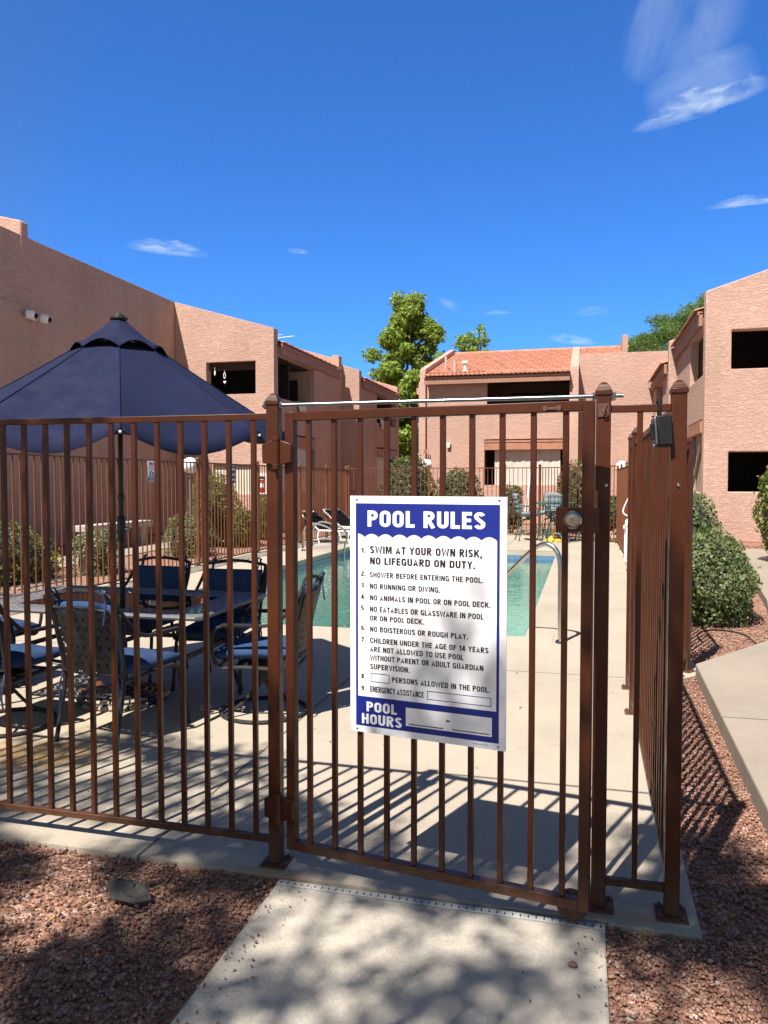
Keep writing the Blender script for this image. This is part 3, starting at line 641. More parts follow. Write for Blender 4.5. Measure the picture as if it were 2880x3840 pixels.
# gate wheel behind the free corner
q = MB(); q.lathe([(.014, -.016), (.05, -.016), (.0545, -.009), (.0545, .009), (.05, .016), (.014, .016)], (1.125, GF + .030, .055), 28, (0, 1, 0)); q.bar((1.125, GF - .005, .055), (1.125, GF + .03, .055), .02, .02); gw = q.build('gate_wheel', 'rust', gate, bevel=.002)
q = MB(); q.bar((1.125, GF + .002, .055), (1.16, GF + .002, .12), .025, .005); q.build('wheel_bracket', 'rust', gw)

# hinges: each is a thing bolted across post and gate
def hinge(label, zc, rz):
    h = bpy.data.objects.new('hinge', None); COL.objects.link(h); h['label'] = label; h.parent = gate; h.empty_display_size = .1
    lm = Matrix.Rotation(-GA, 4, 'Z') @ Matrix.Translation((-1.1715 + 1.147, 2.8595 - 2.862, zc)) @ Matrix.Rotation(rz, 4, 'Z'); h.location = lm.to_translation(); h.rotation_euler = lm.to_euler()
    for sx, nm in ((-1, 'post_leaf'), (1, 'gate_leaf')):
        m = MB(); x0, x1 = (.012, .062)
        pr = [(sx * x0, -.050), (sx * x1, -.040), (sx * (x1 + .002), .030), (sx * (x1 - .004), .036), (sx * x0, .050)]
        m.prism(pr, 'y', -.021, -.002); m.build(nm, 'brown', h, bevel=.003)
    m = MB(); m.lathe([(.012, -.066), (.0165, -.064), (.0165, -.056), (.0175, -.055), (.0175, -.048), (.0165, -.047), (.0165, .046), (.0175, .047), (.0175, .055), (.0165, .056), (.0155, .062), (.010, .063)], (0, -.019, 0), 20); m.build('hinge_barrel', 'brown', h, smooth=30)
    return h
hinge('upper brown self-closing gate hinge on the hinge post, in sunlight', 1.672, R(-4))
hinge('lower brown self-closing gate hinge on the hinge post, in shade', .246, R(-4))

# threaded rod bridging the posts above the gate
rod = thing('tie_rod', 'zinc threaded tie rod bolted across the gate between the two post tops', 'rod', (-1.2, FY - .004, 1.862))
q = MB(); q.tube([(-.047, 0, 0), (1.335, 0, .002)], .0072, 14); q.build('rod', 'zinc', rod)
for x, rr in ((-.034, -1), (.029, 1), (1.234, -1), (1.302, 1)):
    q = MB(); q.lathe([(.0155, -.006), (.0155, .006)], (x, 0, 0), 6, (1, 0, 0)); q.lathe([(.019, -.001), (.019, .001)], (x - rr * .008 * (1 if abs(x) < .1 else 1), 0, 0), 20, (1, 0, 0)); q.build('nut', 'zinc', rod, smooth=25)
# leftover strike bracket on the latch post
br = thing('strike_bracket', 'old rusty strike bracket with bent wire on top of the latch post', 'bracket', (.067, FY - .0265, 1.815))
q = MB(); q.box(-.020, -.004, -.028, .018, 0, .02); q.build('plate', 'rust', br, bevel=.001)
q = MB(); q.tube(smoothpath([(.0, -.004, .012), (.004, -.012, .0), (-.003, -.014, -.012), (.008, -.012, -.02), (.016, -.006, -.024)]), .0022, 6); q.tube(smoothpath([(.012, -.004, .014), (.004, -.014, .004), (.014, -.012, -.016)]), .0018, 6); q.build('wire', 'rust', br)
for (px, zz, tt) in ((.067, 1.545, 'brass bolt head on the latch post face'), (.3205, 1.545, 'brass bolt head on the corner post face')):
    q = MB(); q.lathe([(.0065, 0), (.0065, .003), (.004, .005)], (0, 0, 0), 12, (0, -1, 0)); o = q.build('bolt_head', 'chrome', None, org=(0, 0, 0)); o.location = (px + .012 * (1 if px < .2 else 0), FY - .0262, zz); tag(o, tt, 'bolt', 'bolt heads on fence posts')

# key lock box hanging on the short top rail
kb = thing('key_lock_box', 'black rubber-covered key lock box with silver dial plate hanging on the rail', 'lock box', (.252, 2.868, 1.83), 0)
kb.rotation_euler = (R(3), R(-6), R(-82))
q = MB(); q.tube(smoothpath([(-.013, .0, -.052), (-.013, 0, -.012), (-.010, .0, .006), (0, 0, .013), (.010, 0, .006), (.013, 0, -.012), (.013, 0, -.052)], 5), .0052, 10); q.build('shackle', 'black', kb)
q = MB(); q.box(-.030, -.016, -.152, .030, .036, -.045); q.build('body', 'black', kb, bevel=.006)
q = MB(); q.box(-.027, -.024, -.146, .027, -.0165, -.05); q.lathe([(.012, 0), (.012, .006)], (0, -.024, -.150), 16, (0, -1, 0)); q.lathe([(.005, 0), (.005, .01)], (-.0, -.020, -.047), 10, (0, -.4, 1)); pl = q.build('dial_plate', 'zinc', kb, bevel=.002)
q = MB()
for k in range(4): q.lathe([(.007, -.004), (.0085, -.002), (.0085, .002), (.007, .004)], (-.004, -.0255, -.075 - .014 * k), 14, (1, 0, 0))
q.build('number_wheel', 'black', pl)

# ------------------------------------------------------------------ the POOL RULES sign
SW, SH = .61, .914
sign = thing('rules_sign', 'white and blue POOL RULES sign screwed to the gate bars', 'sign', (0, 0, 0))
sg = Matrix.Translation((-1.147, 2.862, 0)) @ Matrix.Rotation(GA, 4, 'Z') @ Matrix.Translation((.289, -.0035, .598))
sign.location = sg.to_translation(); sign.rotation_euler = (0, 0, GA)
K = .906 / .914
def SB(name, mat, rects, y=-.0004, polys=(), parent=None):
    mb = MB()
    for (x0, z0, x1, z1) in rects: mb.add([(x0, y, z0 * K), (x1, y, z0 * K), (x1, y, z1 * K), (x0, y, z1 * K)], [(0, 1, 2, 3)])
    for p in polys: mb.add([(a, y, c * K) for a, c in p], [tuple(range(len(p)))])
    o = mb.build(name, mat, parent or sign, smooth=0); return o
m = MB(); nx = 16; nzz = 60
vs = []; fs = []
for dd in (0, .004):
    for j in range(nzz + 1):
        for i in range(nx + 1):
            vs.append((SW * i / nx, dd, SH * K * j / nzz))
st = (nx + 1) * (nzz + 1)
for j in range(nzz):
    for i in range(nx):
        a = j * (nx + 1) + i; fs.append((a, a + 1, a + nx + 2, a + nx + 1)); fs.append((st + a, st + a + nx + 1, st + a + nx + 2, st + a + 1))
rim = [i for i in range(nx + 1)] + [(j) * (nx + 1) + nx for j in range(1, nzz + 1)] + [nzz * (nx + 1) + i for i in range(nx - 1, -1, -1)] + [j * (nx + 1) for j in range(nzz - 1, 0, -1)]
for i in range(len(rim)): a, c = rim[i], rim[(i + 1) % len(rim)]; fs.append((a, st + a, st + c, c))
m.add(vs, fs); sb = m.build('panel', 'whitep', sign, smooth=30)
BL0, BL1, BT, BB = .0235, .5845, .8857, .0252
IX0, IX1, WZ, IB = .0325, .5745, .763, .1405
# blue header with scalloped lower edge
nw = 9.5; top = [(BL0, BT), (BL1, BT)]; pts = []
for k in range(191):
    x = IX1 - (IX1 - IX0) * k / 190; ph = (x - IX0) / (IX1 - IX0) * nw
    pts.append((x,   .7560 + .0135 * abs(math.sin(math.pi * (ph + .5) - math.pi * 0)) ** .8))
hb = MB()
for k in range(190):
    (xa, za), (xb, zb) = pts[k], pts[k + 1]
    hb.add([(xb, -.0004, zb * K), (xa, -.0004, za * K), (xa, -.0004, BT * K), (xb, -.0004, BT * K)], [(0, 1, 2, 3)])
for (x0, z0, x1, z1) in ((BL0, BB, IX0, BT), (IX1, BB, BL1, BT), (IX0, .1161, IX1, IB), (IX0, BB, .2288, .1161), (.5592, BB, IX1, .1161), (.2288, BB, .5592, .0463)):
    hb.add([(x0, -.0004, z0 * K), (x1, -.0004, z0 * K), (x1, -.0004, z1 * K), (x0, -.0004, z1 * K)], [(0, 1, 2, 3)])
lw_ = .0026
for (x0, z0, x1, z1) in ((.0853, .1995, .1627, .234), (.3129, .1558, .5563, .1887)):
    for (a, c, d_, e) in ((x0, z0, x1, z0 + lw_), (x0, z1 - lw_, x1, z1), (x0, z0 + lw_, x0 + lw_, z1 - lw_), (x1 - lw_, z0 + lw_, x1, z1 - lw_)):
        hb.add([(a, -.0004, c * K), (d_, -.0004, c * K), (d_, -.0004, e * K), (a, -.0004, e * K)], [(0, 1, 2, 3)])
hb.build('blue_print', 'blue', sign, smooth=0)

# condensed gothic capitals drawn as strokes: name -> (width, polylines)
def _arc(cx, cy, rx, ry, a0, a1, n=8): return [(cx + rx * math.cos(R(a0 + (a1 - a0) * i / n)), cy + ry * math.sin(R(a0 + (a1 - a0) * i / n))) for i in range(n + 1)]
def glyph(ch, t):
    h = t / 2; w = .56; e = .46; B, Tt, L_, m = h, 1 - h, h, .5
    Rr = w - h
    oval = lambda w_: _arc(w_ / 2, 1 - w_ / 2 + 0, w_ / 2 - h, w_ / 2 - h, 0, 180, 10) + _arc(w_ / 2, w_ / 2, w_ / 2 - h, w_ / 2 - h, 180, 360, 10)
    G = {
     'A': (.60, [[(h * .9, 0), (.30, 1 - h * .2), (.60 - h * .9, 0)], [(.17, .27), (.43, .27)]]),
     'B': (w, [[(h, 0), (h, 1)], [(t, Tt), (.30, Tt)] + _arc(.30, .76, .26 - h, .24 - h, 90, -90, 6) + [(t, .5 + .02)], [(t + .0, B), (.30, B)] + _arc(.30, .27, .26 - h, .27 - h, -90, 70, 6)]),
     'C': (w, [_arc(w / 2, 1 - w / 2, w / 2 - h, w / 2 - h, -12, 180, 9) + _arc(w / 2, w / 2, w / 2 - h, w / 2 - h, 180, 372, 9)]),
     'D': (w, [[(h, 0), (h, 1)], [(t, Tt), (.28, Tt)] + _arc(.28, .72, .28 - h, .28 - h, 90, 0, 6) + _arc(.28, .28, .28 - h, .28 - h, 0, -90, 6) + [(t, B)]]),
     'E': (.47, [[(h, 0), (h, 1)], [(t, Tt), (.47, Tt)], [(t, .51), (.43, .51)], [(t, B), (.47, B)]]),
     'F': (.46, [[(h, 0), (h, 1)], [(t, Tt), (.46, Tt)], [(t, .50), (.42, .50)]]),
     'G': (w + .02, [_arc(w / 2, 1 - w / 2, w / 2 - h, w / 2 - h, -5, 180, 9) + _arc(w / 2, w / 2, w / 2 - h, w / 2 - h, 180, 350, 9), [(.31, .45), (w + .02 - h, .45), (w + .02 - h, 0)]]),
     'H': (w, [[(h, 0), (h, 1)], [(w - h, 0), (w - h, 1)], [(t, .51), (w - t, .51)]]),
     'I': (t, [[(h, 0), (h, 1)]]),
     'J': (.44, [[(.44 - h, 1), (.44 - h, .24)] + _arc(.22, .22, .22 - h, .22 - h, 0, -175, 8)]),
     'K': (.59, [[(h, 0), (h, 1)], [(t, .36), (.55 - h * .5, 1)], [(.27, .56), (.59 - h * .7, 0)]]),
     'L': (.45, [[(h, 1), (h, 0)], [(t, B), (.45, B)]]),
     'M': (.74, [[(h, 0), (h, 1)], [(.74 - h, 0), (.74 - h, 1)], [(t * .95, 1 - h * .2), (.37, .12), (.74 - t * .95, 1 - h * .2)]]),
     'N': (.59, [[(h, 0), (h, 1)], [(.59 - h, 0), (.59 - h, 1)], [(h * 1.5, 1 - h * .3), (.59 - h * 1.5, h * .3)]]),
     'O': (w + .01, ['o']),
     'P': (.54, [[(h, 0), (h, 1)], [(t, Tt), (.28, Tt)] + _arc(.28, .70, .26 - h, .30 - h, 90, -90, 8) + [(t, .40 + h)]]),
     'R': (.57, [[(h, 0), (h, 1)], [(t, Tt), (.29, Tt)] + _arc(.29, .72, .26 - h, .28 - h, 90, -90, 8) + [(t, .44 + h)], [(.27, .44), (.57 - h * .8, 0)]]),
     'S': (.53, [_arc(.265, .745, .265 - h, .255 - h, 15, 180, 7) + [(h + .02, .66), (.265, .505), (.53 - h - .01, .36)] + _arc(.265, .265, .265 - h, .265 - h, 10, -165, 8)]),
     'T': (.50, [[(0, Tt), (.50, Tt)], [(.25, 1 - t), (.25, 0)]]),
     'U': (w, [[(h, 1), (h, .28)] + _arc(w / 2, .28, w / 2 - h, .28 - h, 180, 360, 9) + [(w - h, 1)]]),
     'V': (.58, [[(h * .9, 1), (.29, h * .2), (.58 - h * .9, 1)]]),
     'W': (.86, [[(h * .85, 1), (.235, h * .2), (.43, .92), (.625, h * .2), (.86 - h * .85, 1)]]),
     'Y': (.57, [[(h * .9, 1), (.285, .44), (.57 - h * .9, 1)], [(.285, .44), (.285, 0)]]),
     '1': (.34, [[(.34 - h, 0), (.34 - h, 1)], [(.02, .74), (.34 - t, .86)]]),
     '2': (.50, [_arc(.25, .73, .25 - h, .27 - h, 170, -20, 8) + [(.44 - h, .55), (h, .20), (h, B), (.50, B)]]),
     '3': (.50, [_arc(.24, .745, .24 - h, .255 - h, 160, -70, 8) + [(.19, .52)], _arc(.25, .27, .25 - h, .27 - h, 85, -160, 9)]),
     '4': (.54, [[(.40 - h * .4, 0), (.40 - h * .4, 1)], [(.33, .97), (h * .7, .27), (.54, .27)]]),
     '5': (.50, [[(.46, Tt), (.10, Tt), (.07, .52), (.10, .50)] + _arc(.25, .31, .25 - h, .31 - h, 120, -165, 9)]),
     '6': (.52, [_arc(.26, .31, .26 - h, .31 - h, 0, 360, 14), [(h + .01, .36), (h + .02, .62)] + _arc(.27, .72, .25 - h, .28 - h, 170, 25, 6)]),
     '7': (.48, [[(0, Tt), (.48 - h, Tt), (.17, 0)]]),
     '8': (.52, [_arc(.26, .76, .25 - h, .24 - h, 0, 360, 12), _arc(.26, .27, .26 - h, .27 - h, 0, 360, 12)]),
     '9': (.52, [_arc(.26, .69, .26 - h, .31 - h, 0, 360, 14), [(.52 - h - .01, .64), (.52 - h - .02, .38)] + _arc(.25, .28, .25 - h, .28 - h, -10, -155, 6)]),
     '.': (t, [[(h, 0), (h, t)]]), ',': (t, [[(h, t), (h, 0), (h * .4, -.14)]]), ' ': (.24, []),
    }
    return G[ch]
def stroke_text(mb, txt, x0, x1, zb, cap, y, t=.19):
    adv = .105; total = 0; lay = []
    for ch in txt: w_, pl = glyph(ch, t); lay.append((total, w_, pl)); total += w_ + adv
    total -= adv; sx = (x1 - x0) / total; lift = 0
    for (ox, w_, pls) in lay:
        for P in pls:
            lift += 1; yy = y - .00003 * (lift % 4)
            closed = P == 'o'
            if closed: P = _arc(w_ / 2, 1 - w_ / 2, w_ / 2 - t / 2, w_ / 2 - t / 2, 0, 180, 10) + _arc(w_ / 2, w_ / 2, w_ / 2 - t / 2, w_ / 2 - t / 2, 180, 360, 10)[:-1] + []
            k = len(P); vs = []
            for i in range(k):
                p = Vector(P[i]); a = Vector(P[(i - 1) % k]) if (i or closed) else None; b_ = Vector(P[(i + 1) % k]) if (i < k - 1 or closed) else None
                d1 = (p - a).normalized() if a is not None and (p - a).length > 1e-6 else None; d2 = (b_ - p).normalized() if b_ is not None and (b_ - p).length > 1e-6 else None
                d1 = d1 or d2; d2 = d2 or d1
                n_ = Vector((-(d1.y + d2.y), d1.x + d2.x)); n_.normalize(); q = max(.45, n_.dot(Vector((-d1.y, d1.x))))
                for s_ in (1, -1):
                    v = p + n_ * (s_ * t / 2 / q); vs.append((x0 + (ox + v.x) * sx, yy, zb + max(-.2, min(v.y, 1.0)) * cap))
            fs = [(2 * i, 2 * i + 1, 2 * i + 3, 2 * i + 2) for i in range(k - 1)]
            if closed: fs.append((2 * k - 2, 2 * k - 1, 1, 0))
            mb.add(vs, fs)
def letters(name, mat, items, parent=sign, y=-.0007):
    for (t_, x0, x1, zb, cap, bold) in items:
        mb = MB()
        if any(c_.islower() for c_ in t_): X, Z, f = text_geo(t_, x0, x1, zb * K, cap * K, bold); mb.add([(a, y, c) for a, c in zip(X, Z)], f)
        else: stroke_text(mb, t_, x0, x1, zb * K, cap * K, y, .20 if bold > .025 else .185)
        o = mb.build(name, mat, parent, smooth=0, weld=False)
    return o
letters('heading_text', 'whitep', [("POOL RULES", .0727, .5312, .797, .0615, .045), ("POOL", .0678, .1929, .0832, .0385, .035), ("HOURS", .0484, .2126, .0345, .0395, .035)], y=-.0008)
T = [("SWIM AT YOUR OWN RISK,", .0825, .5202, .695, .0285, .03), ("NO LIFEGUARD ON DUTY.", .0827, .4948, .653, .0272, .03), ("SHOWER BEFORE ENTERING THE POOL.", .0813, .5243, .603, .0203, .024),
     ("NO RUNNING OR DIVING.", .0822, .3629, .559, .0203, .024), ("NO ANIMALS IN POOL OR ON POOL DECK.", .0823, .5519, .515, .0203, .024), ("NO EATABLES OR GLASSWARE IN POOL", .0824, .5267, .471, .0203, .024),
     ("OR ON POOL DECK.", .0825, .2996, .4365, .0203, .024), ("NO BOISTEROUS OR ROUGH PLAY.", .0826, .4694, .394, .0203, .024), ("CHILDREN UNDER THE AGE OF 14 YEARS", .0827, .5455, .350, .0203, .024),
     ("ARE NOT ALLOWED TO USE POOL", .0828, .4524, .3165, .0203, .024), ("WITHOUT PARENT OR ADULT GUARDIAN", .0829, .5269, .2835, .0203, .024), ("SUPERVISION.", .083, .244, .2495, .0203, .024),
     ("PERSONS ALLOWED IN THE POOL.", .1728, .5513, .2065, .0203, .024), ("EMERGENCY ASSISTANCE", .0832, .2997, .1605, .0225, .02)]
for n_, z_ in ((1, .6965), (2, .607), (3, .5625), (4, .518), (5, .4745), (6, .397), (7, .3525), (8, .2095), (9, .1635)): T.append((f"{n_}.", .0455, .0645, z_, .0182, .022))
T.append(("SmartSign.com • Part # P1988", .4865, .5445, .0125, .0042, .01))
ink = letters('rule_text', 'ink', T)
SB('fill_in_lines', 'ink', [(.3872, .0811, .401, .0873), (.2399, .0522, .3764, .0556), (.4108, .0528, .5493, .0562)], y=-.0007)
for sx, sz in ((.0278, .9), (.582, .902), (.0292, .0125), (.583, .0140)):
    q = MB(); q.lathe([(.0045, 0), (.0045, .0012), (.003, .0026), (.001, .003)], (sx, 0, sz * K), 14, (0, -1, 0)); q.build('screw', 'zinc', sign)

# ------------------------------------------------------------------ drain strip between walk and deck
dr = thing('trench_drain', 'pale slotted plastic trench drain across the head of the walkway', 'drain', (-.525, 2.762, -.002))
q = MB(); q.box(-.615, -.026, -.05, .615, .0, 0.0); q.box(-.615, .001, -.05, .615, .014, -.004); q.build('drain_body', 'drain', dr, bevel=.002)
q = MB(); n = 44
for k in range(n): x = -.60 + 1.2 * k / (n - 1); q.box(x - .0022, -.020, -.002, x + .0022, -.004, .0008)
q.build('slot', 'ink', dr)

# loose stones
def stone(name, label, cat, loc, r, mat, seed, rz=0, group=None, sub=2):
    bm = bmesh.new(); bmesh.ops.create_icosphere(bm, subdivisions=sub, radius=1)
    rn = random.Random(seed); cuts = [(Vector((rn.gauss(0, 1), rn.gauss(0, 1), rn.gauss(0, .8))).normalized(), rn.uniform(.45, .8)) for _ in range(9)]
    if name == 'flat_rock': cuts = [(Vector(q).normalized(), d_) for q, d_ in (((.05, -.12, 1), .5), ((-.5, -1, .5), .62), ((.6, -1, .1), .7), ((1, .1, .3), .8), ((-1, .2, .4), .78), ((.3, 1, .2), .75), ((0, 0, -1), .3), ((-.9, -.9, .1), .85))]
    for v in bm.verts:
        for nrm, dd in cuts:
            k = v.co.dot(nrm) - dd
            if k > 0: v.co -= nrm * k * .95
        v.co += Vector((rn.gauss(0, .02), rn.gauss(0, .02), rn.gauss(0, .02)))
        v.co = Vector((v.co.x * r[0], v.co.y * r[1], v.co.z * r[2]))
    me = bpy.data.meshes.new(name); bm.to_mesh(me); bm.free(); me.materials.append(M[mat])
    o = bpy.data.objects.new(name, me); COL.objects.link(o); o.location = loc; o.rotation_euler = (0, 0, rz); return tag(o, label, cat, group)
ol = [(-.105, .005), (-.07, .045), (-.01, .052), (.05, .046), (.10, .028), (.112, -.012), (.07, -.048), (.0, -.056), (-.045, -.05), (-.085, -.02)]
m = MB(); vs = []; kk = len(ol); rn = random.Random(9)
for sc_, z_ in ((.66, -.012), (.86, .010), (1.0, .030), (.97, .038), (.80, .047), (.42, .050)):
    for k, (a, c) in enumerate(ol): vs.append((a * .86 * sc_ + rn.gauss(0, .006) + .006 * (z_ < .02), c * .8 * sc_ + rn.gauss(0, .005) + .012 * (z_ < .02), z_ + (.16 * c - .10 * a) * (z_ > 0) + rn.gauss(0, .0028)))
m.add(vs, [(r_ * kk + k, r_ * kk + (k + 1) % kk, (r_ + 1) * kk + (k + 1) % kk, (r_ + 1) * kk + k) for r_ in range(5) for k in range(kk)] + [tuple(range(5 * kk, 6 * kk))])
fr_ = m.build('flat_rock', 'rock', None, org=(0, 0, 0), smooth=0); fr_.location = (-1.645, 2.505, -.012); tag(fr_, 'flat angular dark grey rock lying on the red gravel bed', 'rock')
for i, (x, y, r, mt, lb) in enumerate([(-.02, 2.495, .018, 'redrock', 'largest brown pebble on the walkway near its right edge'), (-.01, 2.565, .007, 'rock', 'small dark pebble on the walkway just behind the largest one'), (-.0, 2.35, .0085, 'redrock', 'brown pebble on the walkway in front of the largest one'),
        (-.17, 2.42, .006, 'redrock', 'tiny reddish chip alone near the middle of the walkway'), (-.14, 2.29, .0055, 'redrock', 'tiny reddish chip nearest the bottom of the walkway'), (.02, 2.67, .008, 'boulder', 'pale pebble on the walkway next to the drain end')]):
    stone('pebble', lb, 'pebble', (x, y, .002 + r * .3), (r, r * .75, r * .6), mt, 30 + i, i * 1.1, 'pebbles lying on the walkway', 2)
for i, (x, y, r, lb) in enumerate([(-2.05, 2.02, .026, 'blue grey pebble lying alone at left of the gravel'), (-1.50, 2.09, .020, 'pale blue grey pebble in a sunlit patch of gravel'), (-1.62, 1.83, .016, 'chalky white chip near the bottom of the gravel')]):
    stone('pebble', lb, 'pebble', (x, y, -.018), (r, r * .6, r * .4), 'concb' if i else 'rock', 50 + i, i, 'odd pebbles in the gravel', 2)

# ------------------------------------------------------------------ buildings
def tile_roof(name, corners, cols, rows, parent, amp=.035, step=.03, edge=.10):
    """barrel tiles. corners: eave-left, eave-right, ridge-left, ridge-right"""
    e0, e1, r0, r1 = [Vector(c) for c in corners]; sl = ((r0 - e0) + (r1 - e1)) * .5; nrm = (e1 - e0).cross(sl).normalized()
    if nrm.z < 0: nrm = -nrm
    nx = cols * 8; vs = []; fs = []; rown = []
    for j in range(rows):
        for k, (tt, lift) in enumerate(((0, 1), (1, 0))):
            t = (j + tt) / rows
            for i in range(nx + 1):
                s = i / nx; base = (e0.lerp(e1, s)).lerp(r0.lerp(r1, s), t)
                wv = amp * abs(math.sin(math.pi * cols * s)) ** .7
                vs.append(base + nrm * (wv + step * lift * (.75 + .25 * math.sin(i // 8 * 2.3 + j * 1.7))))
    w_ = nx + 1
    for j in range(2 * rows - 1):
        for i in range(nx): a = j * w_ + i; fs.append((a, a + 1, a + w_ + 1, a + w_))
    n0 = len(vs)                                      # thickness at the eave
    for i in range(nx + 1): s = i / nx; vs.append(e0.lerp(e1, s) - nrm * .01 + nrm * amp * .75 * abs(math.sin(math.pi * cols * s)) ** .7)
    for i in range(nx): fs.append((n0 + i, n0 + i + 1, i + 1, i))
    m = MB(); m.add(vs, fs); return m.build(name, 'tile', parent, org=parent.location, smooth=50, weld=False)
def bb(name, mat, boxes, parent, bevel=.0, mi=None):
    m = MB()
    for b_ in boxes: m.box(*b_)
    return m.build(name, mat, parent, org=parent.location, bevel=bevel)

# ---- left building
LB = thing('apartment_building', 'pink stucco two-storey apartment block on the left with windowless shaded side wall', 'building', (-12, 21, 0))
O = LB.location
m = MB()
Px = lambda x: (lambda u, d, z: (x - d, u, z))            # outer face looks to +x
Py = lambda y: (lambda u, d, z: (u, y + d, z))            # outer face looks to -y
m.wall(Px(-12.2), (3, 21.9), lambda u: 7.05, [], .3)
m.wall(Py(21.5), (-12.19, -8.94), lambda u: 7.02 - .29 * (u + 12.1), [(-11.15, -9.53, 4.18, 5.16), (-10.95, -9.52, 1.155, 2.06)], .32)
m.wall(Px(-8.9), (21.83, 27.7), lambda u: 5.36, [(21.83, 24.95, 4.07, 5.6), (21.83, 25.0, 1.15, 3.03)], .22)
m.wall(Py(27.62), (-12.2, -8.88), lambda u: 6.09 - .3 * (u + 8.88), [], .36)
m.wall(Py(27.99), (-8.96, -8.2), lambda u: 5.73 - .31 * (u + 8.2), [], .33)
m.wall(Px(-8.2), (28.33, 34.2), lambda u: 5.1, [(30.55, 33.85, 3.95, 5.3), (30.55, 33.85, 1.15, 2.96)], .22)
m.wall(Py(34.0), (-12.2, -8.17), lambda u: 5.80 - .3 * (u + 8.17), [], .3)
wl = m.build('wall', 'stucco', LB, org=O, bevel=.055, seg=3)
bb('raised_wall_panel', 'stucco', [(-12.19, 4, 0, -12.155, 15.03, 5.48)], LB)
pm_ = MB(); pm_.prism([(-16, 8.35), (-12.18, 7.36), (-12.18, 6.4), (-16, 6.4)], 'y', 14.8, 15.06); pm_.build('party_wall_stub', 'stucco', LB, org=O, bevel=.04)
bb('chimney', 'stucco', [(-9.5, 28.6, 5.6, -9.2, 29.0, 6.42)], LB, .03)
# rooms behind the openings, shade put into their dark wall colours
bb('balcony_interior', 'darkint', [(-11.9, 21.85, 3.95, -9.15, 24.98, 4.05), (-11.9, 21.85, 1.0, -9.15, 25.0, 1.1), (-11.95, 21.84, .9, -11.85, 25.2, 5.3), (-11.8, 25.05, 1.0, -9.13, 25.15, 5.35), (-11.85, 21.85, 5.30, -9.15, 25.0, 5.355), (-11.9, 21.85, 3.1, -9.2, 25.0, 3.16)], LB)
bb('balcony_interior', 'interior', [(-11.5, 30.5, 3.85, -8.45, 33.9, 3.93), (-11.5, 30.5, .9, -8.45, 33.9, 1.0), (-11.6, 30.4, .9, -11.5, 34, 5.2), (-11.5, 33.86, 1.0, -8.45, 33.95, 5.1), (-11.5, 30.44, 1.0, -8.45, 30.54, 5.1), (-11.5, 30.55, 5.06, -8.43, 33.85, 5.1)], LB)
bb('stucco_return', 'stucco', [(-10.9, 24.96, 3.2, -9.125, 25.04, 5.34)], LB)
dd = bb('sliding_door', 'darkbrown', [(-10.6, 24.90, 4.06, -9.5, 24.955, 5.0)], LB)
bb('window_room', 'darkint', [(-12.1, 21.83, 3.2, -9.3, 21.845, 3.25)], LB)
bb('fascia', 'fascia', [(-8.895, 21.83, 5.362, -8.82, 27.61, 5.66), (-8.90, 21.83, 5.60, -8.79, 27.61, 5.69)], LB, .004)
bb('fascia', 'fascia', [(-8.195, 28.34, 5.102, -8.12, 33.99, 5.40), (-8.2, 28.34, 5.34, -8.09, 33.99, 5.43)], LB, .004)
tile_roof('roof', [(-8.76, 21.84, 5.70), (-8.76, 27.6, 5.70), (-12.15, 21.84, 6.72), (-12.15, 27.6, 6.72)], 34, 10, LB)
tile_roof('roof', [(-8.06, 28.34, 5.44), (-8.06, 33.98, 5.44), (-11.6, 28.34, 6.5), (-11.6, 33.98, 6.5)], 33, 10, LB)
bb('lintel_beam', 'wood', [(-9.0, 21.85, 2.63, -8.88, 24.98, 2.985)], LB, .01); bb('lintel_beam', 'wood', [(-8.3, 30.57, 2.60, -8.17, 33.83, 2.90)], LB, .01)
bb('roll_shade', 'shade', [(-9.02, 21.9, 1.16, -8.99, 24.7, 2.63)], LB); bb('roll_shade', 'shade', [(-8.34, 30.6, 1.16, -8.32, 32.3, 2.6)], LB)
bb('window_blind', 'blindm', [(-11.12, 21.66, 4.92, -9.55, 21.70, 5.155)], LB)
sm = MB()
for k in range(12): sm.box(-10.94 + .1185 * k, 21.60, 1.157, -10.94 + .1185 * k + .114, 21.63, 2.058)
sm.build('slat_shade', 'cream', LB, org=O, bevel=.004)
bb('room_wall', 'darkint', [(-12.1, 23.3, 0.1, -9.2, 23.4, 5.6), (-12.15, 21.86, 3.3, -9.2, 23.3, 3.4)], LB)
at = MB(); at.tube([(-10.5, 24.6, 6.38), (-9.5, 24.6, 6.445)], .010, 6); at.tube([(-10.35, 24.6, 6.05), (-10.35, 24.6, 6.5)], .015, 6); at.tube([(-10.4, 24.5, 6.45), (-9.95, 24.7, 6.54)], .006, 6)
ao = at.build('roof_antenna', 'white', None, org=(-10.35, 24.6, 6.05)); tag(ao, 'thin white aerial sticking up behind the left block parapet', 'antenna')

# ---- centre building
CB = thing('apartment_building', 'pink stucco apartment block across the pool with orange tile roof and canvas shade', 'building', (-3, 29, 0)); O = CB.location
CB.name = 'apartment_building'
m = MB()
m.wall(Py(28.5), (-5.74, -.5), lambda u: 5.42, [(-3.47, -.52, 4.27, 5.6), (-3.55, -.54, 1.41, 3.09)], .3)
m.wall(Py(29.2), (-6.17, -5.93), lambda u: 5.38, [], .5)
m.wall(Py(29.3), (-.21, 4.6), lambda u: 6.2, [], .35)
sl = .274
for x0, x1, zf in ((-5.95, -5.742, 5.72), (-.498, -.2, 5.62)):
    m.prism([(28.38, 0), (35.4, 0), (35.4, zf + sl * 7.0 - .12), (35.0, zf + sl * 6.6), (28.42, zf + .02), (28.38, zf - .12)], 'x', x0, x1)
m.prism([(33.0, 5.8), (35.3, 5.8), (35.3, 7.5), (33.0, 7.5)], 'x', 1.49, 1.69)
